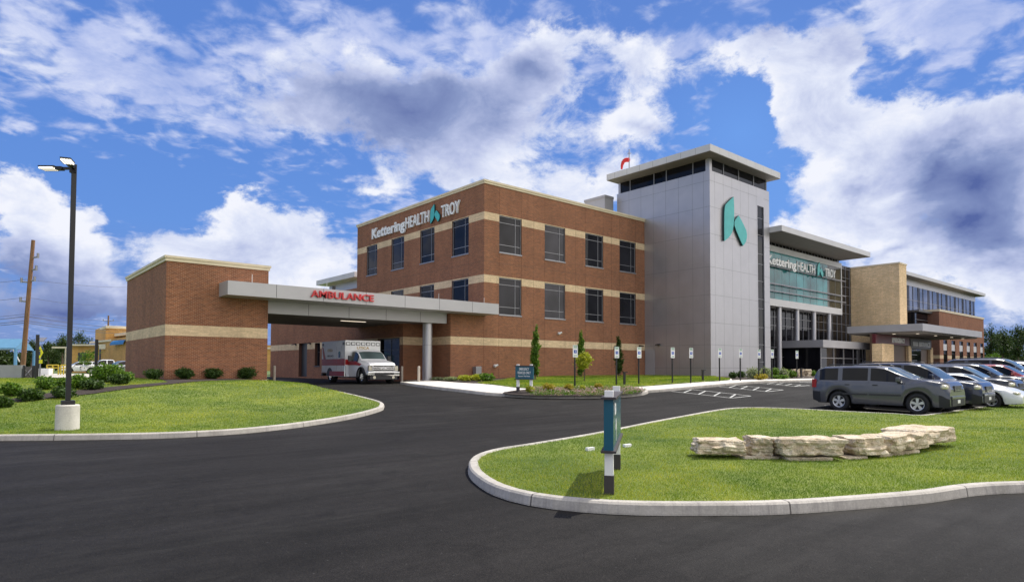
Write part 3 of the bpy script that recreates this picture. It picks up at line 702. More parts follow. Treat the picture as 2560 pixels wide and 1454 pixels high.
def emblem(name, place, th, parent, side='logo_edge'):
    "place(u,v,w) -> world point, w = out of the wall"
    mb=MB('logo_teal')
    for s in EN:
        n=len(s); fr=[place(u,v,th) for u,v in s]; bk=[place(u,v,.02) for u,v in s]
        mb.m('logo_teal').add(fr,[tuple(range(n))]); mb.m(side).add(fr+bk,[(i,(i+1)%n,n+(i+1)%n,n+i) for i in range(n)])
    return mb.build(name,parent)
H_=ez1-ez0
emblem('emblem', lambda u,v,w_: (ex0+u*H_, TY0-w_, ez0+v*H_), .2, HB)
# ------------------------------------------------------------------ lettering
def text_mesh(s, bold=0.0, depth=.03, spacing=1.0):
    c=bpy.data.curves.new('txt','FONT'); c.body=s; c.size=1; c.extrude=depth; c.offset=bold; c.resolution_u=3; c.space_character=spacing
    o=bpy.data.objects.new('txt',c); COL.objects.link(o); dg=bpy.context.evaluated_depsgraph_get(); dg.update()
    me=bpy.data.meshes.new_from_object(o.evaluated_get(dg)); bpy.data.objects.remove(o); bpy.data.curves.remove(c)
    return me
def letters(name, s, place, u0, u1, v0, v1, m, parent, bold=0.0, th=.1, ref=None, halo=None):
    "fit the string between u0..u1 and v0..v1 (v-range of the reference glyphs, capitals by default)"
    me=text_mesh(s,bold,.5); co=np.empty(len(me.vertices)*3); me.vertices.foreach_get('co',co); co=co.reshape(-1,3)
    rf=text_mesh(ref or 'H',bold,.5); rc=np.empty(len(rf.vertices)*3); rf.vertices.foreach_get('co',rc); rc=rc.reshape(-1,3); bpy.data.meshes.remove(rf)
    u=(co[:,0]-co[:,0].min())/np.ptp(co[:,0])*(u1-u0)+u0; v=(co[:,1]-rc[:,1].min())/np.ptp(rc[:,1])*(v1-v0)+v0; w_=(co[:,2]-co[:,2].min())/np.ptp(co[:,2])*th
    for i,vt in enumerate(me.vertices): vt.co=place(float(u[i]),float(v[i]),float(w_[i])+.004)
    me.materials.clear(); me.materials.append(MATS[m]); o=bpy.data.objects.new(name,me); COL.objects.link(o)
    if parent is not None: o.parent=parent
    return o
def fix_normals(o):
    b=bmesh.new(); b.from_mesh(o.data); bmesh.ops.recalc_face_normals(b,faces=b.faces); b.to_mesh(o.data); b.free()
pA=lambda u,v,w_: (-.03-w_, 16.7-u, v)
for s,u0,u1,bd_,m_ in (('Kettering',0,5.85,.03,'letter_white'),('HEALTH',5.95,9.55,.008,'letter_white'),('TROY',11.35,13.8,.008,'letter_white')):
    fix_normals(letters('sign_lettering',s,pA,u0,u1,12.70,13.64,m_,HB,bold=bd_,th=.14))
fix_normals(emblem('sign_emblem', lambda u,v,w_: (-.03-w_, 16.7-(9.82+u*1.48), 12.47+v*1.5), .14, HB))
pB=lambda u,v,w_: (u,-1.545-w_,v)
fix_normals(letters('sign_lettering','AMBULANCE',pB,ony(777,747,-1.6)[0],ony(934,750,-1.6)[0],4.83,5.22,'letter_red',HB,bold=.012,th=.12))
for x,y,z in ((16.2,-1,14.6),(W-.4,-.6,14.6)): pass
# ------------------------------------------------------------------ atrium
AX1=49.5; GX1=55.85
mb = MB('panel_light')
mb.box(TX1+.003,AX1,-5.0,-3.6,12.66,13.25); mb.box(TX1+.003,AX1,-5.0,-3.6,7.18,7.88); mb.box(AX1-.18,AX1,-5.0,-3.6,7.881,12.659)
mb.build('atrium_band', HB)
mb = MB('glass_teal'); mb.box(TX1+.003,45.7,-4.93,-3.6,7.882,12.655); mb.build('atrium_glass', HB)
mb = MB('glass_olive'); mb.box(45.701,AX1-.182,-4.93,-3.6,7.882,12.655); mb.build('atrium_glass', HB)
mb = MB('frame')
for z in (8.62,9.35,11.1): mb.box(TX1+.003,AX1+.35,-5.32,-5.2,z-.04,z+.04); mb.box(TX1+.003,AX1,-4.96,-4.9301,z-.03,z+.03)
for x in np.arange(30.2,49.3,1.6): mb.box(x-.012,x+.012,-4.945,-4.9301,7.89,12.65)
for x in np.arange(31,49.5,3.95):
    for z in (8.62,9.35,11.1): mb.box(x-.03,x+.03,-5.21,-4.95,z-.03,z+.03)
mb.build('sunshade', HB)
mb = MB('glass'); mb.box(TX1+.003,AX1,-4.7,-3.6,13.252,13.64); mb.m('frame')
for x in np.arange(29.6,49.6,.75): mb.box(x-.03,x+.03,-4.73,-4.701,13.252,13.64)
mb.build('atrium_clerestory', HB)
mb = MB('panel_light'); mb.box(TX1+.003,49.9,-8.0,8,13.68,14.2); mb.m('soffit').box(TX1+.003,49.87,-7.97,8,13.64,13.679); mb.m('joint')
mb.build('atrium_roof', HB)
mb = MB('glass'); mb.box(TX1+.003,GX1,-3.5,-3.4,-.2,13.6); mb.box(GX1-.1,GX1,-3.4,4,-.2,13.6); mb.build('curtain_wall', HB)
mb = MB('frame')
for z in (.12,2.1,3.1,5.4,6.3,7.7,8.8,9.9,11.0,12.1,13.2): mb.box(TX1+.003,GX1,-3.56,-3.501,z-.025,z+.025)
for x in list(np.arange(29.4,50,1.32))+[50.3,51.6,52.9,54.2,55.4]: mb.box(x-.025,x+.025,-3.57,-3.501,-.1,13.5)
mb.build('mullion_grid', HB)
mb = MB('panel_light'); mb.box(34.1,34.35,-4.2,-3.58,-.1,7.18); mb.box(36.2,36.9,-3.9,-3.58,5,7.18); mb.build('wall_pier', HB) if False else None
for x in (31.1,35.05,38.97,43.0,46.9):
    mb = MB('panel_silver'); mb.tube((x,-4.55,-.2),(x,-4.55,7.18),.25,n=24); mb.build('column', HB)
pC=lambda u,v,w_: (u,-5.36-w_,v)
for s,u0,u1,bd_ in (('Kettering',30.9,37.0,.03),('HEALTH',37.25,41.35,.008),('TROY',43.95,46.6,.008)):
    fix_normals(letters('sign_lettering',s,pC,u0,u1,11.16,12.06,'letter_white',HB,bold=bd_,th=.14))
fix_normals(emblem('sign_emblem', lambda u,v,w_: (41.95+u*1.6, -5.36-w_, 10.95+v*1.62), .14, HB))
# vestibule
mb = MB('panel_grey'); mb.box(37.3,50.2,-8,-3.58,3.05,3.8); mb.build('vestibule_roof', HB)
mb = MB('glass'); mb.box(38.0,49.6,-7.4,-3.58,-.2,3.048); mb.build('vestibule_glass', HB)
mb = MB('frame')
for x in (38.0,41.1,43.6,46.2,48.8,49.5): mb.box(x-.06,x+.06,-7.47,-7.401,-.1,3.04)
mb.box(38,49.5,-7.46,-7.401,1.95,2.03); mb.box(47.2,48.0,-7.49,-7.401,-.1,3.04); mb.build('vestibule_frame', HB)
# tan brick stair tower
mb = MB('tan_brick'); mb.box(GX1+.003,58.3,-9.0,4,-.2,13.45); mb.build('stair_tower', HB)
mb = MB('coping'); mb.box(GX1-.07,58.38,-9.08,4.05,13.45,13.62); mb.build('coping', HB)
# glazed wing
mb = MB('glass_wing'); mb.box(58.303,104.5,-5,3,-.2,12.57); mb.build('glass_wall', HB)
mb = MB('frame')
for i,x in enumerate(np.arange(60.5,104.5,2.15)):
    for d in ((-.0,.55) if i%2 else (0,)): mb.m('frame_dark').box(x+d-.045,x+d+.045,-5.06,-5.001,-.1,12.56)
mb.m('frame')
for z in (5.0,8.0,9.6,10.6): mb.box(58.32,104.5,-5.05,-5.001,z-.025,z+.025)
mb.build('mullion_grid', HB)
mb = MB('panel_silver'); mb.box(58.303,104.6,-5.05,3,12.572,13.45); mb.build('wing_band', HB)
mb = MB('panel_light'); mb.box(58.303,105.6,-6.3,3.4,13.52,13.98); mb.m('soffit').box(58.303,105.5,-6.2,3.3,13.46,13.518); mb.build('wing_roof', HB)
# two-storey brick wing on the right
YB=-8.0; bw0=ony(2348,800,YB)[0]; bw1=ony(2460,850,YB)[0]
wn=[(ony(2080+a/5.333,850,YB)[0],ony(2080+b/5.333,850,YB)[0],.05,5.0) for a,b in ((1484,1536),(1592,1642),(1697,1746),(1795,1840),(1886,1930),(1975,2012))]
mb = MB('brick'); facade(mb,'y',YB,bw0,bw1,-.3,8.9,wn,bands=((2.33,2.80),)); facade(mb,'x',bw0,YB,-5.1,-.3,8.9,(),bands=((2.33,2.80),),m='brick_shaded')
mb.m('brick').quad((bw1,YB,-.3),(bw1,-5.1,-.3),(bw1,-5.1,8.9),(bw1,YB,8.9)); mb.m('joint').quad((bw0,YB,8.85),(bw1,YB,8.85),(bw1,-5.1,8.85),(bw0,-5.1,8.85)); mb.build('brick_wall', HB)
mb = MB('coping'); mb.box(bw0-.06,bw1+.08,YB-.08,-5.1,8.9,9.2); mb.build('coping', HB)
for a,b,p,q in wn:
    f=window('y',YB,a,b,p,q,depth=.14,hs=(.2,.6),sill=False,fm='frame_dark'); g=MB('panel_light'); g.box(a+.05,b-.05,YB+.05,YB+.08,3.5,4.4); g.build('spandrel',f)
gx0=bw0-5.2
mb = MB('glass'); mb.box(gx0,bw0-.003,-6.6,-5.06,-.2,8.6); mb.m('frame')
for z in (1,2.5,5.5,6.6,7.6): mb.box(gx0-.03,bw0-.003,-6.66,-6.601,z-.02,z+.02)
mb.build('corner_glass', HB)
mb = MB('panel_dark'); mb.box(gx0-.3,bw0-.003,-7.2,-5.06,8.6,8.85); mb.build('corner_roof', HB)
# main entrance canopy
mb = MB('panel_grey'); mb.box(46.8,68.9,-14,-6.6,4.85,5.55); mb.build('canopy_fascia', HB)
mb = MB('panel_canopy'); mb.box(46.76,68.94,-14.04,-14.001,4.85,5.6); mb.m('panel_grey').box(46.76,46.799,-14.0,-6.6,4.85,5.6); mb.build('canopy_edge', HB)
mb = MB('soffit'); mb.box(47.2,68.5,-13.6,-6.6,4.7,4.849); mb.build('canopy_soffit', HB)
for x,y in ((50,-12.6),(56,-12.6),(62,-12.6),(66.5,-12.6),(49,-10.6)):
    mb=MB('soffit_light'); mb.tube((x,y,4.685),(x,y,4.699),.16,n=12); mb.build('ceiling_light',HB)
Y0=-9.3; gx=lambda px: ony(px,880,Y0)[0]
def slab(name,a,b,z0,z1,m,th=.1,y=Y0):
    mb=MB(m); mb.box(gx(a),gx(b),y-th,y-.003,z0,z1); return mb.build(name,HB)
mb=MB('wood_brown'); mb.box(gx(2182),gx(2326),Y0,-9.02,-.2,4.69); mb.build('entrance_wall',HB)
slab('brick_pillar',2180,2210,-.2,3.6,'tan_brick',1.0); slab('sign_band',2181,2266,3.62,4.66,'maroon',.35)
slab('brick_pillar',2264.5,2272,-.2,3.6,'tan_brick',.3); slab('brick_pillar',2319.5,2326,-.2,3.6,'tan_brick',.3)
slab('entrance_glass',2273,2301,-.2,3.3,'glass',.06); slab('sign_band',2270,2322,3.35,4.5,'panel_dark',.3)
mb=MB('frame')
for z in (1.2,1.9,2.6,3.2): mb.box(gx(2273),gx(2290),Y0-.09,Y0-.061,z-.03,z+.03)
mb.build('entrance_frame',HB)
pD=lambda u,v,w_: (u,Y0-.36-w_,v)
fix_normals(letters('sign_lettering','EMERGENCY',pD,gx(2221),gx(2253),3.86,4.42,'letter_white',HB,bold=.03,th=.08))
pE=lambda u,v,w_: (u,Y0-.31-w_,v)
fix_normals(letters('sign_lettering','MAIN',pE,gx(2275),gx(2286.5),3.62,4.16,'letter_white',HB,bold=.01,th=.08))
fix_normals(letters('sign_lettering','ENTRANCE',pE,gx(2290),gx(2317),3.62,4.16,'letter_white',HB,bold=.01,th=.08))
# rooftop plant behind the brick parapet, and rear wing
mb = MB('panel_canopy'); p=onx(1512,487,12.0); 
q=ony(1512,487,3.7); yq=onx(1462,505,q[0])[1]; mb.box(q[0]-.0,W-.01,3.7,yq,14.6,q[2]-.25); mb.m('panel_grey').box(q[0]-.06,W-.01,3.64,yq+.06,q[2]-.25,q[2]); mb.build('rooftop_plant', HB)
mb = MB('panel_light'); mb.box(8.6,30,37.6,49.2,12.3,12.95); mb.m('panel_silver').box(10.0,30,39,48,9.2,12.3); mb.m('glass_wing').box(10.1,30,39.1,47.9,4,9.2); mb.build('rear_wing', HB)
mb=MB('brick'); mb.box(0.01,W,19.88,37,-.3,8.5); mb.build('rear_brick_wall',HB)
# windsock on the tower roof
mb=MB('frame'); wx,wy=20.3,3.0
wx,wy=18.6,1.0
q=onx(1573,415,18.3); wy=q[1]; wx=18.3
mb.tube((wx,wy,19.2),(wx,wy,21.35),.045,n=8); mb.tube((wx-.25,wy,21.0),(wx+.25,wy,21.0),.02,n=6); mb.tube((wx,wy-.25,20.95),(wx,wy+.25,20.95),.02,n=6); ws=mb.build('windsock_mast',None)
WS=tag(empty('windsock',(0,0,0)),'red drooping windsock on a thin mast above the silver tower roof','windsock'); ws.name='mast'; ws.parent=WS
mb=MB('sock_red'); mb.path([(wx,wy,20.35),(wx-.08,wy+.35,20.42),(wx-.12,wy+.6,20.33),(wx-.15,wy+.74,20.0),(wx-.15,wy+.78,19.62)],[.20,.20,.17,.13,.08],14); mb.build('sock',WS)
# utility cabinets by the brick wall
mb=MB('frame'); mb.box(-1.0,-.5,-.42,-.02,0,.95,.03); tag(relocate(mb.build('utility_cabinet'),(-.75,-.2,0)),'small grey metal cabinet against the brick wall behind the low shrubs','cabinet')
# ------------------------------------------------------------------ ground, roads, kerbs
def pix(L,h=0.0): return [at(a,b,h) for a,b in L]
def grid_ground():
    a=np.concatenate([np.linspace(-900,-80,18),np.arange(-72,150,2.0),np.linspace(160,1400,24)]); b=np.concatenate([np.linspace(-500,-60,14),np.arange(-54,40,2.0),np.linspace(48,1400,28)])
    gx_,gy_=np.meshgrid(a,b); z=T(gx_,gy_)-.10; n=len(a)
    vs=np.stack([gx_.ravel(),gy_.ravel(),z.ravel()],1); fs=[(j*n+i,j*n+i+1,(j+1)*n+i+1,(j+1)*n+i) for j in range(len(b)-1) for i in range(n-1)]
    mb=MB('far_grass'); mb.add(vs.tolist(),fs,True); o=mb.build('ground'); o['kind']='structure'
grid_ground()
road=sheet('asphalt_road',[(-70,-60),(140,-60),(140,-9.2),(50,-9.0),(27,-8.2),(-2.9,-1.0),(-4.9,3),(-4.9,34),(-14,60),(-22,60),(-15.5,12),(-15.5,0),(-20.7,-.2),(-21,-3),(-45,-10),(-70,-12)],0.0,'asphalt',2.0)
# left lawn
LL=[(-900,1130),(-300,1112),(0,1102),(200,1100),(400,1096),(560,1088),(690,1076),(800,1061),(880,1047),(930,1035),(958,1025),(961,1018),(950,1011),(915,1001),(860,988),(800,976),(740,965),(700,956),(668,951)]
pL=[(-50,-28)]+pix([(-40,1103)]+LL[2:])
pL[0]=(pL[1][0]-6,pL[1][1]-1.5)
open_=smooth_path(pL,closed=False,step=.4)
k1,in1=curb('kerb',open_[::1],closed=False) if True else None
left_poly=in1+[(-16,0.2),(-20.8,.2),(-20.8,9),(-27,9),(-34,6),(-50,-4),(-55,-18)]
def lmound(x,y):
    x=np.asarray(x,float); y=np.asarray(y,float); return .125+.22*ss((.4*x+y+21)/11)*ss((-14.5-x)/3)
lawn_l=sheet('lawn',left_poly,lmound,'turf',1.0)
# right island
RI=[(1600,1288),(1450,1280),(1320,1263),(1235,1238),(1188,1209),(1171,1186),(1173,1166),(1196,1150),(1245,1136),(1330,1122),(1490,1093),(1672,1055),(1799,1031),(1880,1026),(1990,1029),(2120,1036),(2240,1042),(2300,1046),(2372,1036),(2470,1021),(2560,1009),(2640,998)]
pR=pix(RI); fr_=pix([(2560,1232),(2300,1259),(2000,1283),(1800,1289)])
far=[(pR[-1][0]+9,pR[-1][1]-3),(pR[-1][0]+9,pR[-1][1]-8),(fr_[0][0]+6,fr_[0][1]-4.6),(fr_[0][0]+3,fr_[0][1]-2.6)]
ip=smooth_path(pR+far+fr_,True,.25)
k2,in2=curb('kerb',ip,h=.14,w=.18)
if area(in2)<0: in2=in2[::-1]
cx=(in2[0][0]); 
def rmound(x,y):
    x=np.asarray(x,float); d=np.hypot((x+14.5)/9,(np.asarray(y)+31.5)/5); return .125+.03*ss(1-d)
lawn_r=sheet('lawn',in2,rmound,'turf',.6)
# planted island beside the ambulance drive, with pavement behind
BI=[(1000,959),(1060,969),(1185,984),(1250,990),(1310,994),(1380,996),(1480,996),(1560,993),(1604,988),(1621,982),(1612,976),(1580,971.5),(1700,962),(1850,952),(2039,949.5),(2110,947)]
pB_=smooth_path(pix(BI[:11])+[(-3.4,-17.0),(0,-17.05),(8,-17.05),(20,-17.05),(34,-17.05),(52,-17.05)],False,.4)
k3,in3=curb('kerb',pB_[::-1] if False else pB_,closed=False)
walk=sheet('pavement',in3+[(52,-3.7),(28.9,-6.9),(18.7,-6.85),(18.7,-.05),(-2.9,-.05),(-2.9,3),(-4.9,3),(-4.9,0)],.125,'sidewalk',1.0)
lawn_b_poly=smooth_path(pix([(1190,957),(1265,965),(1330,970.5),(1400,969.5)],.14)+[(-5.6,-15.9),(-2.5,-15.55),(2,-15.5),(6.5,-15.5),(10,-13.5),(15,-9.5),(18.6,-7.4)],False,.5)+[(18.6,-.1),(2.6,-.1)]
lawn_b=sheet('lawn',lawn_b_poly,.15,'turf',.8)
bed_poly=smooth_path(pix([(1256,983),(1310,988),(1400,990),(1500,989),(1570,986),(1606,981),(1600,976),(1560,972),(1490,972),(1400,973),(1310,974),(1275,978)],.14),True,.4)
bed=sheet('flower_bed',bed_poly,.16,'mulch',.5)
bed2=sheet('planting_bed',smooth_path(pix([(1072,949),(1120,953),(1185,957),(1240,957),(1262,950)],.14),False,.5)+[(2.5,-.05),(-2.85,-.05)],.165,'mulch',.5)
mfront=smooth_path(pix([(-120,1006),(0,996),(60,990),(150,981),(235,974),(310,966),(420,958),(520,953),(600,951.5),(662,951)],.32),False,.6)
mback=[(x+FH[0]*4.2,y+FH[1]*4.2) for x,y in mfront if x+FH[0]*4.2<-21.4 and y+FH[1]*4.2<8]
mulch_poly=mfront+[(-15.6,-.02),(-20.68,-.02),(-20.72,1.2)]+mback[::-1]
mulch_l=sheet('planting_bed',mulch_poly,lambda x,y: lmound(x,y)+.03,'mulch',.8)
wing_bed=sheet('planting_bed',[(7.2,-15.45),(11,-13.2),(16,-9),(19.2,-7.0),(28.9,-7.0),(29,-4),(37,-4),(37,-10),(40,-15.4)],.15,'mulch',.8)
# stall markings
def stripe(mb,a,b,wd=.085,h=.012):
    a=np.array(a);b=np.array(b);L=np.linalg.norm(b-a);t=(b-a)/L;n=np.array([-t[1],t[0]])*wd/2;m=max(1,int(L/1.0))
    for i in range(m):
        p=a+t*L*i/m;q=a+t*L*(i+1)/m
        mb.quad(*[(float(v[0]),float(v[1]),float(T(v[0],v[1]))+h) for v in (p-n,q-n,q+n,p+n)])
mb=MB('paint_line'); n_=0
x=-1.5; 
while x<42:
    y1=-9.4 - .0; y0=y1-5.2
    y1=-17.2
    y0=min(-18.4,-20.9+.13*(x+4.4))
    stripe(mb,(x,y1),(x,y0)); 
    if n_%2==0:
        stripe(mb,(x+1.7,y1),(x+1.7,y0)); stripe(mb,(x,y0),(x+1.7,y0))
        for k in range(4):
            q=(y1-y0)/4; stripe(mb,(x,y0+.1+k*q),(x+1.7,y0+q*.95+k*q))
        x+=1.7
    else:
        x+=2.7
    n_+=1
    if n_%2==1: x+=.0
mb.build('parking_marking')['kind']='structure'
mb=MB('paint_line')
for i in range(14):
    x=-3.1+i*2.75; stripe(mb,(x,-24.2),(x,-29.6))
mb.build('parking_marking')['kind']='structure'
# grass blades
densR=lambda D,L,mx: 5200. if mx else np.clip(5200*np.exp(-(np.maximum(D,6)-6)/6.0),350,5200)
b=blades('grass',in2,rmound,densR,'blade',hgt=(.022,.050),wid=.0042); tag(b,kind='stuff')
densL=lambda D,L,mx: 1500. if mx else np.clip(1500*np.exp(-(np.maximum(D,14)-14)/9.0),160,1500)
b=blades('grass',left_poly,lmound,densL,'blade',hgt=(.025,.055),wid=.0045,reject=lambda x,y: inside(x,y,mulch_poly)); tag(b,kind='stuff')
densB=lambda D,L,mx: 220.
b=blades('grass',lawn_b_poly,.15,densB,'blade',hgt=(.05,.09),wid=.005); tag(b,kind='stuff')
# ------------------------------------------------------------------ street furniture and planting
# light pole on the left lawn
lx,ly_=at(168,1073,.125); lz=float(T(lx,ly_))+.12
LP=tag(empty('light_pole',(lx,ly_,lz)),'tall black light pole with two lit heads on a round concrete base','light pole')
mb=MB('concrete'); mb.tube((0,0,-.3),(0,0,.60),.262,.256,32); mb.tube((0,0,.60),(0,0,.625),.256,.235,32); mb.build('base',LP)
HP=dz(16.3,180,418)-lz; 
mb=MB('black_metal'); mb.box(-.14,.14,-.14,.14,.626,.73,.012); mb.box(-.055,.055,-.055,.055,.73,HP,.012); mb.build('pole',LP)
def head(dirv):
    mb=MB('black_metal'); d=Vector(dirv); n=Vector((-d.y,d.x,0)); M_=Matrix(((d.x,n.x,0,0),(d.y,n.y,0,0),(0,0,1,HP-.1),(0,0,0,1)))
    mb.X=M_; mb.box(.05,.3,-.03,.03,-.03,.03); mb.box(.28,.44,-.075,.075,-.045,.04,.015); mb.box(.43,.84,-.12,.12,.02,.045,.006); mb.box(.0,.08,-.06,.06,-.12,.08)
    for k in range(4): mb.box(.47,.82,-.118+k*.063,-.118+k*.063+.008,-.04,.012)
    h=mb.build('lamp_head',LP); g=MB('lens'); g.X=M_
    for k in range(4): g.box(.48,.82,-.106+k*.058,-.106+k*.058+.042,-.03,.008)
    g.build('led_panel',h)
v1=-Vector((RT[0],RT[1],0)); head(v1.normalized()); head(Vector((FH[0],FH[1],0))*-.88+Vector((RT[0],RT[1],0))*.35)
# sign builder: two posts with dark feet and a panel
def post_sign(name,P,Q,zP,zQ,hp,pz0,pz1,label,lines,arrow=False,foot=.24,th=.12):
    P=Vector((*P,zP));Q=Vector((*Q,zQ)); d=(Q-P);d.z=0;L=d.length;d.normalize();n=Vector((d.y,-d.x,0))
    R=empty(name,P); R.rotation_euler=(0,0,math.atan2(d.y,d.x)); tag(R,label,'sign')
    for u,z in ((0,0),(L,zQ-zP)):
        m=MB('white_paint'); m.box(u-.055,u+.055,-.055,.055,z+foot,hp,.004); pp=m.build('post',R)
        m=MB('sign_cap'); m.box(u-.062,u+.062,-.062,.062,z-.1,z+foot-.001,.004); m.build('post_foot',pp)
    m=MB('sign_teal'); m.box(-.11,L+.11,-th/2,th/2,pz0+.031,pz1-.031); m.build('panel',R)
    for z in (pz0,pz1-.03): m=MB('sign_cap'); m.box(-.15,L+.15,-th/2-.035,th/2+.035,z,z+.03,.003); m.build('trim',R)
    pl=lambda u,v,w_: (u,-th/2-w_,v)
    for s,u0,u1,v0,v1,b in lines: letters('lettering',s,pl,u0,u1,v0,v1,'letter_white',R,bold=b,th=.006)
    return R,L
a=at(1523,1228,.16); b_=dep(10.05,1541)
zA=float(T(*a))+float(rmound(*a))
R,L=post_sign('directional_sign',a,b_,zA,float(T(*b_))+float(rmound(*b_)),1.31,.53,1.23,'dark teal directional sign edge-on, standing on the near grass island',[('ED',.10,.42,.99,1.14,.03)])
m=MB('letter_white'); m.X=Matrix.Translation((0,-.0635,0))
m.extr([(.40,-.003,.78),(.52,-.003,.92),(.64,-.003,.78),(.61,-.003,.76),(.54,-.003,.845),(.54,-.003,.62),(.50,-.003,.62),(.50,-.003,.845),(.43,-.003,.76)],(0,.003,0)); m.build('arrow',R)
a=at(1295,978,.16); D_=(a[0]-CAM[0])*FH[0]+(a[1]-CAM[1])*FH[1]; b_=dep(D_-.25,1328)
zA=float(T(*a))+.15; 
hp=dz(D_,1296,910)-zA; p1=dz(D_,1296,913)-zA; p0=dz(D_,1296,948)-zA
R,L=post_sign('directional_sign',a,b_,zA,zA,hp,p0,p1,'teal EMERGENCY VEHICLES ONLY sign on white posts at the edge of the flower bed',[('EMERGENCY',.10,L-.0,p0+.42*(p1-p0)/.42*1.0,p0+.5,.03)] if False else [],foot=.22)
h_=p1-p0
for s,u0,u1,v0,v1,b in (('EMERGENCY',.08,L-.08,.66,.84,.012),('VEHICLES ONLY',.0,L-.0,.40,.58,.012),('Beyond This Point',.04,L-.04,.20,.30,.01)):
    letters('lettering',s,(lambda u,v,w_: (u,-.06-w_,v)),u0,u1,p0+v*h_,p0+v1*h_,'letter_white',R,bold=b,th=.006) if False else letters('lettering',s,(lambda u,v,w_: (u,-.06-w_,v)),u0,u1,p0+v0*h_,p0+v1*h_,'letter_white',R,bold=b,th=.006)
# accessible parking signs
def park_sign():
    R=empty('parking_sign'); m=MB('black_metal'); m.box(-.03,.03,-.03,.03,-.2,2.15,.003); m.build('post',R)
    m=MB('white_paint'); m.box(-.15,.15,-.045,-.033,1.62,2.28,.002); pn=m.build('panel',R)
    m=MB('sign_blue'); m.box(-.09,.09,-.049,-.0455,1.84,2.02); m.m('letter_white').tube((0,-.0535,1.985),(0,-.0495,1.985),.016,n=8); m.box(-.008,.012,-.052,-.0495,1.90,1.96); m.box(-.005,.05,-.052,-.0495,1.895,1.91); m.build('symbol',pn)
    m=MB('sign_green'); m.box(-.13,.13,-.049,-.0455,2.235,2.26); 
    for z in (2.18,2.12): m.box(-.11,.11,-.049,-.0455,z,z+.03)
    m.box(-.10,.10,-.049,-.0455,1.67,1.69); m.box(-.10,.10,-.049,-.0455,1.73,1.75); m.build('lettering',pn); return R
ps=[(1437,862,967),(1541,866,963),(1597,867,961),(1681,868,958),(1727,869,956.5),(1799,870,951.5),(1851,871,950),(1897,873,948.5),(1930,873,947),(1992,876,944)]
lb=['accessible parking sign beside the lime-leaved round tree, leftmost of the row','accessible parking sign in front of the third columnar tree','accessible parking sign at the right end of the brick wall by the wall lamp','accessible parking sign before the dark side of the tower, left of the pair','accessible parking sign before the dark side of the tower, nearer its lit corner',
    'accessible parking sign in front of the bright tower face, left one','accessible parking sign in front of the bright tower face, above the dark shrubs','accessible parking sign at the right edge of the tower face beside the narrow window strip','accessible parking sign between the tower corner and the first atrium column','accessible parking sign farthest right, before the atrium columns']
pr=None
for (px,y0,y1),l in zip(ps,lb):
    g_=pr is None; o=park_sign() if g_ else copy_tree(pr); pr=pr or o
    x,y=at(px,y1,.14); d0=float((x-CAM[0])*FH[0]+(y-CAM[1])*FH[1]); o.location=(x,y,float(T(x,y))+.12); o.rotation_euler=(0,0,-.15)
    o.scale=(1,1,(dz(d0,px,y0)-float(T(x,y))-.12)/2.28)
    tag(o,l,'sign','accessible parking signs along the stalls')
# black bollard lights
bl=None
for (px,y0,y1),l in zip([(1561,929,962),(1757,924,952),(1910,921,947),(2003,920,944)],['black bollard light on a concrete pad right of the third columnar tree','black bollard light before the dark side of the silver tower','black bollard light in the shrubs under the narrow window strip','black bollard light before the atrium columns near the rocks']):
    if bl is None:
        bl=empty('bollard_light'); m=MB('black_metal'); m.box(-.07,.07,-.07,.07,0,.86,.01); m.build('post',bl); m=MB('black_metal'); m.box(-.09,.22,-.09,.09,.861,.92,.008); m.build('lamp_head',bl); m=MB('concrete'); m.tube((0,0,-.1),(0,0,.02),.26,n=20); m.build('base',bl); o=bl
    else: o=copy_tree(bl)
    x,y=at(px,y1,.14); d0=float((x-CAM[0])*FH[0]+(y-CAM[1])*FH[1]); o.location=(x,y,float(T(x,y))+.145); o.rotation_euler=(0,0,-.5); tag(o,l,'bollard light','bollard lights along the building front'); q=(y1-y0)*d0/F_PX/.92; o.scale=(q,q,q)
# safety bollards
bb=None
for px,y0,y1,l in ((686,905,951,'tan steel bollard at the right corner of the service block'),(1005,905,945,'tan steel bollard beside the ambulance, left of the pair under the canopy'),(1047,905,949,'tan steel bollard next to the canopy column')):
    if bb is None:
        m=MB('bollard_tan'); m.tube((0,0,-.2),(0,0,1.05),.085,n=18); m.tube((0,0,1.05),(0,0,1.10),.085,.04,18); bb=m.build('bollard'); o=bb
    else: o=bb.copy(); COL.objects.link(o)
    d0=1.1*F_PX/(y1-y0); x,y=dep(d0,px); o.location=(x,y,float(T(x,y))+.0); tag(o,l,'bollard','tan bollards round the ambulance bay')
# --- plants
def shrub(name,x,y,z,rx,rz,n,size,mt,label,cat='shrub',group=None,stem=True,parts=6,flow=None):
    R=empty(name,(x,y,z)); tag(R,label,cat,group)
    c=[];r=[]
    for k in range(parts):
        a=2*PI*k/parts+random.random(); q=.42*rx*random.uniform(.6,1.1); c.append((math.cos(a)*q,math.sin(a)*q,rz*random.uniform(.75,1.15))); s=random.uniform(.5,.68); r.append((rx*s,rx*s,rz*random.uniform(.75,.95)))
    c.append((0,0,rz*1.1)); r.append((rx*.6,rx*.6,rz*.95))
    leaves('foliage',c,r,n,size,mt,R,shell=.45)
    m=MB('bark')
    for k in range(4): a=k*1.6; m.path([(0,0,-.05),(math.cos(a)*rx*.3,math.sin(a)*rx*.3,rz*.9)],[.02,.01],5)
    m.build('stem',R)
    if flow: leaves('blossom',[(p[0],p[1],p[2]+.03) for p in c],r,flow[0],flow[1],flow[2],R,shell=.95)
    return R
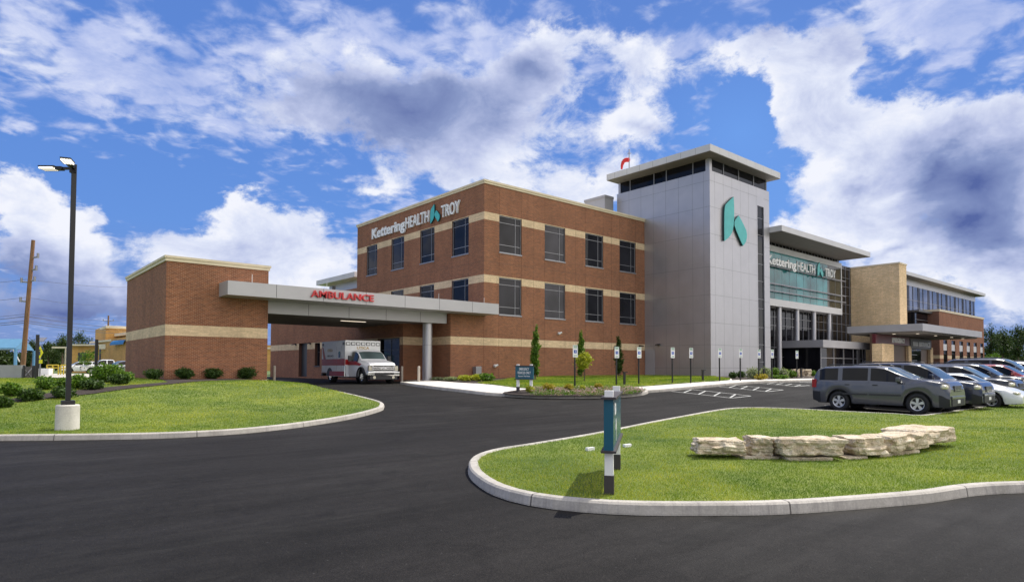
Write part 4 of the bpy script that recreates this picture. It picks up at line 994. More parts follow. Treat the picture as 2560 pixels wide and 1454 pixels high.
def pshrub(px,yb,w,h,n,mt,label,size=.05,name='shrub',group=None,D=None,cat='shrub',dh=.14,flow=None,parts=6):
    if D is None:
        x,y=at(px,yb,dh); D=(x-CAM[0])*FH[0]+(y-CAM[1])*FH[1]
    else: x,y=dep(D,px)
    s=D/F_PX; return shrub(name,x,y,float(T(x,y))+dh+(float(lmound(x,y))-.125 if x<-14 else 0),w*s/2,h*s/2,n,size,mt,label,cat,group,flow=flow,parts=parts)
G1='rounded shrubs along the service block'
for px,yb,w,h,mt,l in ((386,962,52,28,'leaf_dark','round green shrub at the left corner of the service block'),(463,958,54,30,'leaf_dark','round shrub under the tan band, left of the three along the block front'),(536,957,54,28,'leaf_dark','round shrub in the middle of the block front'),(615,954,54,32,'leaf_dark','round shrub at the right end of the block front')):
    pshrub(px,yb,w,h,2600,mt,l,.05,group=G1,D=31.5 if px<400 else 31.5+(px-400)*.016)
    q=bpy.data.objects[-1] if False else None
G2='shrubs in the bed at the left'
for px,yb,w,h,mt,l,D in ((8,994,64,32,'leaf_dark','dark low shrub at the left picture edge',20.5),(30,985,60,42,'leaf_green','bright leafy shrub in front of the grey wall',22),(78,990,76,36,'leaf_dark','broad dark shrub in front of the black gate',22.2),(116,978,60,40,'leaf_green','bright leafy shrub beside the black post',24),
      (158,984,70,34,'leaf_dark','dark shrub just left of the light pole',23),(195,980,56,44,'leaf_green','tall bright shrub just right of the light pole',24.5),(163,968,50,30,'leaf_green','bright shrub behind the light pole',26),(232,972,64,34,'leaf_dark','low dark shrub right of the light pole shrubs',25.5),(268,972,100,50,'leaf_green','large spreading bright shrub before the white vehicles',27.5),(312,966,50,34,'leaf_green','bright shrub touching the left wall of the service block',29.5),(300,972,64,32,'leaf_dark','dark low shrub near the service block corner',27.8)):
    pshrub(px,yb,w*.88,h*(.95 if w>90 else .8),3600 if w>90 else 2200,mt,l,.055,group=G2,D=D*(.97 if h<37 else 1.02))
for k,(px,yb,w,h,mt,l) in enumerate(((1130,952,40,11,'leaf_sage','low straggly shrub left in the bed by the column'),(1164,953,44,17,'leaf_lime','lime green low shrub in the bed by the brick wall'),(1192,953,44,19,'leaf_lime','bright low shrub, middle of the bed by the brick wall'),(1218,954,48,22,'leaf_green','dark green low shrub at the right end of that bed'),(1098,950,44,8,'leaf_sage','sparse reddish ground shrub beside the canopy column'))):
    pshrub(px,yb,w,h,1500,mt,l,.06,group='low shrubs in the bed under the brick wall')
for px,yb,w,h,mt,l in ((1325,982,28,19,'leaf_lime','yellow-green shrub right of the emergency sign posts'),(1373,979,36,22,'leaf_gold','golden shrub, second in the flower island'),(1421,979,28,22,'leaf_gold','golden shrub left of the parking sign post in the flower island'),(1457,977,22,15,'leaf_lime','small lime shrub right of the parking sign post'),(1497,974,24,18,'leaf_gold','orange-gold shrub at the back of the flower island')):
    pshrub(px,yb,w,h,1100,mt,l,.035,group='shrubs in the flower island',D=None)
# ground-cover flowers in the island: nobody could count them
n=7000; xs=[p[0] for p in bed_poly]; ys=[p[1] for p in bed_poly]
X_=RNG.uniform(min(xs),max(xs),n*3); Y_=RNG.uniform(min(ys),max(ys),n*3); k=inside(X_,Y_,bed_poly); X_=X_[k]; Y_=Y_[k]
pxr=((X_-CAM[0])*RH[0]+(Y_-CAM[1])*RH[1])/((X_-CAM[0])*FH[0]+(Y_-CAM[1])*FH[1]); k=(pxr>.035)&(RNG.random(len(X_))<.75); X_=X_[k];Y_=Y_[k]; 
def tufts(name,X_,Y_,h0,per,size,mt,r=.09):
    n=len(X_)*per; x=np.repeat(X_,per)+RNG.normal(0,r,n); y=np.repeat(Y_,per)+RNG.normal(0,r,n); z=T(x,y)+.15+RNG.uniform(.02,h0,n)
    P=np.stack([x,y,z],1); a=RNG.normal(size=(n,3)); a/=np.linalg.norm(a,axis=1)[:,None]; b=np.cross(a,RNG.normal(size=(n,3))); b/=np.linalg.norm(b,axis=1)[:,None]; s=size*RNG.uniform(.6,1.3,n)[:,None]
    V=np.empty((n,4,3)); V[:,0]=P-a*s;V[:,1]=P-b*s*.6;V[:,2]=P+a*s;V[:,3]=P+b*s*.6
    o=trimesh(name,V.reshape(-1,3),4,mt,np.clip(RNG.normal(.5,.25,n),0,1)); tag(o,kind='stuff'); return o
sel=RNG.random(len(X_))<.09
tufts('ground_cover',X_[sel],Y_[sel],.13,14,.028,'leaf_green',.11); sel=RNG.random(len(X_))<.045; tufts('flowers',X_[sel],Y_[sel],.17,10,.026,'flower',.10)
# trees
def tree(name,x,y,z,blob,n,size,mt,label,trunk,group=None,limbs=5,shell=.35,cat='tree'):
    R=empty(name,(x,y,z)); tag(R,label,cat,group)
    leaves('crown',[b[:3] for b in blob],[b[3:] for b in blob],n,size,mt,R,shell=shell)
    m=MB('bark'); h,r=trunk; pts=[(0,0,-.2),(r*.3,0,h*.33),(-r*.2,r*.3,h*.66),(0,0,h)]; m.path(pts,[r*1.15,r,r*.8,r*.5],9)
    for k in range(limbs):
        b=blob[(k*7)%len(blob)]; z0=h*random.uniform(.55,.95); m.path([(0,0,z0),(b[0]*.5,b[1]*.5,(z0+b[2])/2),(b[0]*.9,b[1]*.9,b[2])],[r*.45,r*.3,r*.12],6)
    m.build('trunk',R); return R
def columnar(px,yb,yt,yc,wpx,label,D,mt='leaf_green',dark=False):
    x,y=dep(D,px); z0=float(T(x,y))+.14; s=D/F_PX; H=dz(D,px,yt)-z0; c0=dz(D,px,yc)-z0; r=wpx*s/2; bl_=[]
    m_=11
    for k in range(m_):
        t=k/(m_-1); rr=r*(.80+.25*math.sin(PI*min(1,t*1.1)))*(1-.45*t**5)
        bl_.append((random.uniform(-.12,.12)*r*2,random.uniform(-.12,.12)*r*2,c0+.15+(H-c0-.3)*t,rr*.85,rr*.85,(H-c0)/m_*1.15))
    return tree('columnar_tree',x,y,z0,bl_,3600,.07,mt,label,(c0+ (H-c0)*.6,.05),'columnar trees before the brick wall',3,.3)
columnar(1338,958,818,935,26,'columnar green tree behind the emergency sign, tallest of the three',43.0)
columnar(1453,950,831,935,24,'columnar tree with yellow top behind the round lime tree',46.5)
columnar(1547,955,843,932,25,'darker columnar tree, rightmost of the three by the brick wall',49.0,'leaf_dark')
D=39.0; x,y=dep(D,1461); z0=float(T(x,y))+.14
zc=dz(D,1461,903)-z0; rr=25*D/F_PX
tree('round_tree',x,y,z0,[(random.uniform(-.45,.45)*rr,random.uniform(-.45,.45)*rr,zc+random.uniform(-.4,.45)*rr,rr*.62,rr*.62,rr*.55) for _ in range(9)],2600,.075,'leaf_lime','small round lime-leaved tree on a thin trunk before the brick wall',(zc-.1,.035),None,6,.3)
# shrubs before the tower and atrium
G3='shrubs before the tower and atrium'
for px,yb,w,h,mt,l,D in ((1831,945,24,16,'leaf_dark','small dark round shrub, left of the pair before the tower face',51),(1852,944,26,18,'leaf_dark','small dark round shrub, right of the pair before the tower face',51),(1882,946,44,30,'leaf_sage','pale silvery shrub under the narrow window strip',51.5),(1912,946,36,30,'leaf_sage','pale shrub at the tower right corner',52),(1935,945,32,28,'leaf_green','green shrub before the first atrium column',53),(1958,945,34,26,'leaf_sage','pale shrub right of the first atrium column',53.5),(1978,944,30,20,'leaf_green','green shrub left of the small boulders',54),(2030,940,34,16,'leaf_green','green shrub right of the small boulders',56),(1902,948,40,14,'leaf_gold','low golden plants along the pavement edge before the tower',50.5),(1950,946,44,10,'leaf_green','low plants along the pavement before the first column',51)):
    pshrub(px,yb,w,h,1300,mt,l,.055,group=G3,D=min(D,float(np.dot(np.array(at(px,yb,.15))-CAM[:2],FH))),dh=.15)
# rocks
from mathutils import noise as MN
def rock(x0,y0,x1,y1,wd,z0,z1,label,group,seed,par=None,amp=.085,taper=.08):
    a=Vector((x0,y0,0));b=Vector((x1,y1,0));d=(b-a);L=d.length;c=(a+b)/2
    bm=bmesh.new(); bmesh.ops.create_cube(bm,size=1); bmesh.ops.subdivide_edges(bm,edges=list(bm.edges),cuts=17,use_grid_fill=True)
    h=z1-z0
    for v in bm.verts:
        p=Vector((v.co.x*L,v.co.y*wd,v.co.z*h)); q=p*2.1+Vector((seed*7.3,seed*3.1,0))
        ex=abs(v.co.x)*2; ey=abs(v.co.y)*2; ez=abs(v.co.z)*2
        r=(ex**14+ey**14+ez**14)**(1/14)
        p=Vector((p.x/r,p.y/r,p.z/r)) if r>1 else p
        side=max(ex,ey)
        c_=MN.cell(Vector((q.x*2.6,q.y*2.6,p.z*13+seed))); st=(c_-.5)*.28+MN.noise(Vector((q.x*.5,q.y*.5,p.z*18+seed)))*.45+MN.noise(q*2.2)*.7+MN.noise(q*7)*.35
        out=Vector((p.x,p.y,0)); out=out.normalized() if out.length>1e-4 else Vector((0,0,0))
        k=amp*(1.15 if side>.95 else .3)
        p+=out*st*k; p.z+= (MN.noise(q*1.3)*.6+MN.noise(q*5)*.25)*amp*.55
        p.x*= (1-taper*MN.noise(Vector((seed,p.z*3,0)))); v.co=p
    m=MB('rock'); m.bm(bm,False); o=m.build('boulder'); o.location=(c.x,c.y,(z0+z1)/2); o.rotation_euler=(0,0,math.atan2(d.y,d.x)); return tag(o,label,'boulder',group)
GR='limestone slabs stacked as a low wall'
def prock(px0,y0,px1,y1,D0,D1,yt0,yt1,l,seed,back=.25,wd=.6,amp=.085):
    p=dep(D0,px0);q=dep(D1,px1); zb=(dz(D0,px0,y0)+dz(D1,px1,y1))/2; zt=(dz(D0,px0,yt0)+dz(D1,px1,yt1))/2
    off=Vector((FH[0],FH[1]))*wd*.5; return rock(p[0]+off.x,p[1]+off.y,q[0]+off.x,q[1]+off.y,wd,zb,zt,l,GR,seed,amp=amp)
prock(1747.0,1136,1867.0,1138,11.15,11.1,1102.0,1097.0,'leftmost long limestone slab of the curved row on the grass',1)
prock(1877.0,1137,1939.0,1138,11.15,11.1,1094.0,1093.0,'short blocky limestone, second from the left in the top row',2)
prock(1951.0,1139,2117.0,1140,10.9,10.9,1098.0,1096.0,'longest limestone slab in the middle of the top row',3)
prock(2129.0,1137,2207.0,1134,11.05,11.25,1095.0,1094.0,'square-ended limestone block right of the longest slab',4)
prock(2215.0,1130,2307.0,1118,11.3,12.1,1088.0,1083.0,'dark-fronted limestone slab near the right end of the row',5)
prock(2285.0,1118,2367.0,1098,12.0,12.9,1074.0,1068.0,'rightmost limestone slab, set back and highest in the row',6,wd=.8)
prock(1865.0,1104,1995.0,1100,13.0,13.0,1082.0,1082.0,'flat pale slab behind the second block',7,wd=.5) if False else None
prock(1855.0,1154,1950.0,1154,11.12,11.12,1139,1139,'small slab of the lower course under the first joint',8,amp=.03)
prock(1963.0,1158,2085.0,1157,10.93,10.93,1142,1142,'long thin slab of the lower course under the longest block',9,amp=.03)
prock(2101.0,1156,2163.0,1154,11.06,11.16,1140,1138,'lower course slab under the square-ended block',10,amp=.03)
prock(2179.0,1153,2285.0,1141,11.28,11.95,1131.0,1121.0,'dark lower course slab under the right end of the row',11,amp=.03)
for px,yb,w_,D,l,sd in ((1990,942,22,54,'small tan boulder in the shrubs before the atrium, left one',21),(2016,941,26,54.5,'larger tan boulder in the shrubs before the atrium',22)):
    x,y=dep(D,px); s=D/F_PX; rock(x-w_*s/2,y,x+w_*s/2,y+.1,.7,float(T(x,y))+.1,float(T(x,y))+.75,l,'small boulders before the atrium',sd,amp=.14)
# drain cover / white valve caps in the grass
for px,py,l in ((1467,1116,'small white flat marker stone in the grass left of the near sign'),(1560,1108,'small white marker stone in the grass right of the near sign'),(678,957,'white round cap at the lawn corner by the service block')):
    x,y=at(px+8,py,.2); m=MB('white_cap'); m.box(-.10,.10,-.035,.035,-.05,.03,.008) if px>1000 else m.tube((0,0,-.05),(0,0,.12),.12,.09,16); o=m.build('marker_stone',loc=(x,y,float(T(x,y))+.16)); tag(o,l,'marker')
# ------------------------------------------------------------------ left background
def P_(D,px): return dep(D,px)
def zz_(D,px,py): return dz(D,px,py)
def wbox(mb,D0,px0,D1,px1,thick,zlo,zhi):
    "upright slab from one pixel column/depth to another, thickness away from the viewer"
    a=np.array(P_(D0,px0));b=np.array(P_(D1,px1)); t=(b-a)/np.linalg.norm(b-a); n=np.array([-t[1],t[0]])
    if n@FH<0: n=-n
    n=n*thick; mb.prism([tuple(a),tuple(b),tuple(b+n),tuple(a+n)] if True else None, zlo, zhi)
# concrete side road
mb=MB('road_concrete'); sheet('side_road',[P_(52,-200),P_(52,60),P_(46,210),P_(40,330),P_(60,330),P_(85,210),P_(85,60),P_(85,-200)],.02,'road_concrete',2.5)
# grey wall, black gate
m=MB('grey_block'); wbox(m,36,-90,36,54,.3,-.2,zz_(36,54,912)); tag(relocate(m.build('grey_wall'),(*P_(36,0),0)),'plain grey masonry wall at the left picture edge','wall')
G=tag(empty('metal_gate'),'black metal gate with cross bracing beside the grey wall','gate'); m=MB('black_metal'); wbox(m,35.6,56,35.2,59,.08,-.2,zz_(35.5,57,913)); wbox(m,36.2,80,35.9,83,.08,-.2,zz_(36,80,913)); m.build('gate_frame',G)
m=MB('panel_dark'); wbox(m,36.0,58,36.6,81,.05,0,zz_(36,70,916)); m.build('gate_leaf',G)
m=MB('frame'); a=Vector((*P_(35.85,59),.2)); b=Vector((*P_(36.3,80),zz_(36,80,920))); m.tube(a,b,.03,n=6); m.tube((a.x,a.y,b.z),(b.x,b.y,a.z),.03,n=6); m.build('brace',G)
# blue roofed shelter
D=62; SH=tag(empty('picnic_shelter'),'open shelter with light blue metal roof at the left edge','shelter')
za=zz_(D,40,869); zr_=zz_(D,40,842)
p0=np.array(P_(D,-60));p1=np.array(P_(D,38)); q1=np.array(P_(D+7,60)); rr_=np.array(P_(D+2,88)); dv=p1-p0
m=MB('roof_blue'); rid0=np.array(P_(D+4,-60)); rid1=np.array(P_(D+4,60))
m.add([(*p0,za),(*p1,za),(*rid1,zr_),(*rid0,zr_),(*p0,za-.12),(*p1,za-.12),(*rid1,zr_-.12),(*rid0,zr_-.12)],[(0,1,2,3),(4,7,6,5),(0,4,5,1),(1,5,6,2),(3,2,6,7)])
bk=np.array(P_(D+8,84)); bk0=np.array(P_(D+8,-40))
m.add([(*rid0,zr_),(*rid1,zr_),(*bk,za),(*bk0,za)],[(0,1,2,3)]); m.build('roof',SH)
m=MB('blue_steel'); m.add([(*p1,za-.1),(*bk,za-.1),(*rid1,zr_-.05)],[(0,1,2)]); m.build('gable',SH)
for pp in (p1,bk,p0,(p0+p1)/2): m=MB('blue_steel'); m.tube((*pp,-.2),(*pp,za-.1),.14,n=10); m.build('post',SH)
m=MB('white_paint'); m.tube((*(p1-dv*.06),za-.2),(*(p1+(bk-p1)*.2),za-1.3),.06,n=6); m.build('downspout',SH)
# utility poles and wires
def upole(name,pxb,yb,pxt,yt,D,r,label,arms):
    x0,y0=P_(D,pxb); x1,y1=P_(D,pxt); z1=zz_(D,pxt,yt); R=tag(empty(name,(x0,y0,0)),label,'utility pole')
    m=MB('pole_wood'); m.path([(0,0,-.2),((x1-x0)*.5,(y1-y0)*.5,z1/2),(x1-x0,y1-y0,z1)],[r,r*.85,r*.7],12); m.build('pole',R)
    for t,w_ in arms:
        m=MB('frame'); c=Vector((x1-x0,y1-y0,z1))*t; m.tube(c+Vector((-RT[0]*w_*.2,-RT[1]*w_*.2,0)),c+Vector((RT[0]*w_,RT[1]*w_,.08)),.06,n=6); m.tube(c+Vector((RT[0]*w_,RT[1]*w_,.0)),c+Vector((RT[0]*w_,RT[1]*w_,.35)),.08,n=8); m.build('insulator_arm',R)
    return Vector((x0,y0,0)),Vector((x1,y1,z1))
upA=upole('utility_pole',55,910,74,598,46,.17,'leaning brown wooden utility pole at the left with insulators on short arms',[(.87,.45),(.78,.4),(.70,.35),(.69,-.6),(.55,-.55)])
upB=upole('utility_pole',268,905,268,788,125,.2,'distant thin utility pole above the tan building roof',[(.9,1.0),(.9,-1.0)])
for i,(ya,yb_,yc,l) in enumerate(((792,790,818,'upper heavy wire'),(801,801,826,'middle heavy wire'),(806,806,833,'lower heavy wire'),(785,784,800,'thin wire'),(745,742,760,'single wire to the right'),(699,697,716,'top thin wire'))):
    z0=zz_(46,62,yb_); a=Vector((*P_(46,62),z0)); b=Vector((*P_(100,330 if i!=4 else 250),zz_(100,330,yc))); c=Vector((*P_(50,-150),zz_(50,-150,ya+18)))
    m=MB('wire'); 
    for s,e in ((c,a),(a,b)):
        pts=[s.lerp(e,t/10)+Vector((0,0,-1.0*(.25-(t/10-.5)**2)*(e-s).length/60)) for t in range(11)]; m.path(pts,.022 if i<3 else .013,5)
    o=relocate(m.build('power_line'),tuple(a)); tag(o,['power line, highest of the three heavy cables','power line, middle of the three heavy cables','power line, lowest of the three heavy cables','thin cable just over the heavy power lines','single power line running right from the upper pole','topmost thin cable on the leaning pole'][i],'power line','power lines from the leaning pole')
# black posts
for px,yt,yb_,D,l in ((92,836,958,33,'black square post beside the yellow crossing sign'),(240,848,940,36,'black post before the white pickup')):
    x,y=P_(D,px); m=MB('black_metal'); m.box(-.075,.075,-.075,.075,-.2,zz_(D,px,yt),.01); o=m.build('gate_post',loc=(x,y,0)); tag(o,l,'post','black posts in the left background')
# crossing sign
x,y=P_(50,100); CS=tag(empty('crossing_sign',(x,y,0)),'yellow pedestrian crossing sign with a small solar panel on its pole','sign'); rz=math.atan2(RT[1],RT[0]); CS.rotation_euler=(0,0,rz)
m=MB('frame'); m.tube((0,0,-.2),(0,0,zz_(50,100,862)),.05,n=8); m.build('pole',CS)
m=MB('sign_yellow'); zc=zz_(50,100,881); m.extr([(-.0,-.07,zc-.5),(.26,-.07,zc),(0,-.07,zc+.5),(-.26,-.07,zc)],(0,.02,0)); m.box(-.2,.2,-.07,-.05,zc-.85,zc-.56); m.m('ink').box(-.05,.05,-.076,-.071,zc-.2,zc+.12); m.tube((0,-.076,zc+.2),(0,-.071,zc+.2),.06,n=8); m.build('panel',CS)
m=MB('frame'); zt=zz_(50,100,852); m.extr([(-.35,-.2,zt-.05),(.35,-.2,zt-.05),(.35,.2,zt+.25),(-.35,.2,zt+.25)],(0,0,.04)); m.build('solar_panel',CS)
# yellow rail and white barrier
for a,b,l in ((117,146,'yellow pipe railing, left section'),(152,166,'yellow pipe railing, right section behind the light pole')):
    m=MB('yellow_rail'); D=72; A=Vector((*P_(D,a),0));B=Vector((*P_(D,b),0)); zt=zz_(D,a,912); zm=zz_(D,a,919)
    for t in (0,.5,1): p=A.lerp(B,t); m.tube((p.x,p.y,-.1),(p.x,p.y,zt),.07,n=6)
    for z in (zt,zm): m.tube((A.x,A.y,z),(B.x,B.y,z),.06,n=6)
    tag(relocate(m.build('railing'),tuple(A)),l,'railing','yellow railings by the side road')
m=MB('white_cap'); wbox(m,66,97,66,122,.6,-.05,.62); tag(relocate(m.build('barrier'),(*P_(66,108),0)),'low white concrete blocks by the side road','barrier')
# tan commercial building
TBK=1.28; TB=tag(empty('tan_building'),'ochre brick shop building with cream trim and a blue awning behind the white cars','building')
def tb(nm,px0,px1,D0,D1,yt,mt,th=8,zlo=-.3,yt2=None):
    D0*=TBK; D1*=TBK; m=MB(mt); wbox(m,D0,px0,D1,px1,th,zlo,zz_((D0+D1)/2,(px0+px1)/2,yt)); return m.build(nm,TB)
tb('wall',176,246,84,84,863,'ochre_brick',10); tb('roof',170,247,83.4,83.4,860,'cream',10.8,zz_(107.52,210,864)); 
tb('wall',246,330,84,70,846,'ochre_brick',12); tb('wall',236,262,90,82,820,'ochre_brick',10); tb('parapet',238,262,89.6,81.6,818,'cream',10.8,zz_(107.52,250,822)); tb('parapet',262,330,86,76,832,'cream',6,zz_(104.96,300,840)); tb('parapet',222,330,86,72,848,'cream',12.6,zz_(99.84,270,852))
tb('canopy_roof',128,180,84,84,866,'cream',5,zz_(107.52,150,870)); tb('canopy_post',161,163.5,84,84,870,'cream',.4)
tb('canopy_post',218,219,83.9,83.9,876,'frame_dark',.1)
m=MB('frame_dark'); wbox(m,107.392,194,107.392,214,.05,.2,zz_(107.52,200,881)); m.build('shopfront',TB)
for a in (268,277,286): m=MB('cream'); wbox(m,104.6-(a-260)*.15,a,104.4-(a-260)*.15,a+3,.2,-.2,zz_(103.68,a,865)); m.build('pilaster',TB)
m=MB('frame_dark'); wbox(m,99.84,247,99.456,250,.1,.2,zz_(99.84,250,872)); m.build('door',TB)
m=MB('cream'); wbox(m,104.064,246,103.168,262,.2,zz_(103.68,250,872),zz_(103.68,250,860)); m.build('sign_board',TB)
m=MB('awning_blue'); A=Vector((*P_(98.5,286),0)); B=Vector((*P_(93.4,320),0)); z0=zz_(96,300,862); z1=zz_(96,300,849); n=-Vector((FH[0],FH[1],0))*1.3
prev=None
for k in range(6):
    t=k/5*PI/2; off=n*math.sin(t); z=z1-(z1-z0)*(1-math.cos(t)); cur=(A+off,B+off,z)
    if prev: m.add([(prev[0].x,prev[0].y,prev[2]),(prev[1].x,prev[1].y,prev[2]),(cur[1].x,cur[1].y,cur[2]),(cur[0].x,cur[0].y,cur[2])],[(0,1,2,3)],True)
    prev=cur
m.build('awning',TB)
m=MB('ochre_brick'); wbox(m,140.8,640,140.8,720,6,-.2,zz_(140.8,676,862)); m.m('cream'); wbox(m,140.544,640,140.544,720,.18,zz_(140.8,676,872),zz_(140.8,676,868)); tag(relocate(m.build('ochre_outbuilding'),(*P_(110,680),0)),'ochre building glimpsed in the gap right of the service block','building')
# trees of the left background and the right-hand wood edge
def bigtree(D,px,yt,wpx,label,group,mt='leaf_far',n=2600,dark=False,trunkfrac=.3):
    x,y=P_(D,px); H=zz_(D,px,yt); r=wpx*D/F_PX/2; bl_=[]
    for k in range(12):
        a=random.uniform(0,2*PI); q=r*random.uniform(0,.62); zc=H*random.uniform(.38,.80); s=random.uniform(.34,.52)
        bl_.append((math.cos(a)*q,math.sin(a)*q,zc,r*s,r*s,min(H*.22,r*s)))
    bl_.append((0,0,H*.82,r*.42,r*.42,H*.18))
    return tree('leafy_tree',x,y,0,bl_,n,max(.16,r*.055),mt,label,(H*.7,H*.018+.05),group,6,.25)
GT='trees behind the shops at the left'
for D,px,yt,w_,l in ((150,10,848,80,'low tree line clump behind the blue shelter roof'),(145,78,842,60,'dark tree behind the leaning utility pole'),(140,120,846,70,'broad tree left of the light pole'),(138,155,828,60,'tall tree just left of the light pole'),(142,196,820,64,'tallest background tree right of the light pole'),(140,222,838,56,'tree beside the tan building roof'),(150,140,856,90,'wide low tree behind the yellow railings'),(160,285,836,60,'tree top showing over the tan building')):
    bigtree(D,px,yt,w_,l,GT)
x,y=P_(84,222); tree('small_tree',x,y,0,[(random.uniform(-.6,.6),random.uniform(-.6,.6),1.9+random.uniform(-.5,.9),.8,.8,.7) for _ in range(6)],900,.10,'leaf_green','small young tree between the white cars',(1.6,.05),None,4)
GS='dark trees beyond the right end of the hospital'
for D,px,yt,w_,l in ((140,2478,806,60,'dark tree touching the end of the brick wing'),(150,2508,812,70,'dark tree right of the brick wing, second of the row'),(145,2545,806,80,'tall dark tree near the right picture edge'),(150,2590,800,90,'dark tree cut by the right picture edge'),(165,2525,826,90,'tree in the rear row between the tall ones'),(160,2640,806,90,'dark tree outermost on the right'),(130,2490,880,50,'lower yellowish tree in front of the dark ones')):
    bigtree(D,px,yt,w_,l,GS,'leaf_far' if 'yellow' not in l else 'leaf_green',3200)
hg=[(-900,700),(-700,900)]
mb=MB('leaf_dark')
# low hedge mass closing the far ground
def hedge(pts,h,label):
    c=[];r=[]
    for (x0,y0),(x1,y1) in zip(pts,pts[1:]):
        n=max(2,int(math.dist((x0,y0),(x1,y1))/5))
        for k in range(n): t=k/n; c.append((x0+(x1-x0)*t,y0+(y1-y0)*t,h*random.uniform(.3,.5))); r.append((5,5,h*random.uniform(.4,.62)))
    o=leaves('distant_woods',c,r,26000,.5,'leaf_far',shell=.3); tag(o,kind='stuff')
hedge([P_(150,-300),P_(150,200),P_(160,700),P_(200,1250)],4.5,'')
hedge([P_(170,2380),P_(165,2560),P_(150,2900),P_(120,3400)],6.5,'')
# ------------------------------------------------------------------ vehicles
def wheel(R, x, y, r, wd, side, rimm='alloy', spokes=5, rim_r=.62):
    "side: -1 right, +1 left (outer face)"
    W_=empty('wheel',(x,y,r)); W_.parent=R; n=36
    prof=[(-wd/2,r*rim_r),(-wd/2,r*.93),(-wd/2+.03,r*.985),(-.03,r),(.03,r),(wd/2-.03,r*.985),(wd/2,r*.93),(wd/2,r*rim_r),(wd/2-.02,r*rim_r)]
    m=MB('tyre'); vs=[];k=len(prof)
    for i in range(n):
        a=2*PI*i/n
        for py_,pr_ in prof: vs.append((math.cos(a)*pr_,py_*side,math.sin(a)*pr_))
    m.add(vs,[(i*k+j,((i+1)%n)*k+j,((i+1)%n)*k+j+1,i*k+j+1) for i in range(n) for j in range(k-1)],True); m.build('tyre',W_,recalc=True)
    m=MB('black_plastic'); yo=side*(wd/2-.05); m.tube((0,-side*wd/2*.9,0),(0,yo,0),r*rim_r*.97,n=n)
    m.m(rimm); R0=r*rim_r
    ring=[]
    for i in range(n):
        a=2*PI*i/n
        for rr,yy in ((R0*1.0,yo+side*.045),(R0*.90,yo+side*.045),(R0*.88,yo+side*.0)): ring.append((math.cos(a)*rr,yy,math.sin(a)*rr))
    m.add(ring,[(i*3+j,((i+1)%n)*3+j,((i+1)%n)*3+j+1,i*3+j+1) for i in range(n) for j in range(2)],True)
    for s in range(spokes):
        a=2*PI*s/spokes+.3; c,q=math.cos(a),math.sin(a); w0,w1=R0*.13,R0*(.24 if spokes<=5 else .12)
        pts=[(R0*.12,-w0),(R0*.93,-w1),(R0*.93,w1),(R0*.12,w0)]
        P_o=[(u*c-v*q,yo+side*.04,u*q+v*c) for u,v in pts]; m.extr(P_o,(0,-side*.03,0))
    m.tube((0,yo,0),(0,yo+side*.05,0),R0*.22,R0*.16,16)
    m.build('rim',W_,recalc=True); return W_
def interp(tab,x): return float(np.interp(x,[t[0] for t in tab],[t[1] for t in tab]))
def smtab(tab,n=200,k=3):
    xs=np.linspace(tab[0][0],tab[-1][0],n); ys=np.interp(xs,[t[0] for t in tab],[t[1] for t in tab])
    for _ in range(k): ys[1:-1]=(ys[:-2]+2*ys[1:-1]+ys[2:])/4
    return list(zip(xs,ys))
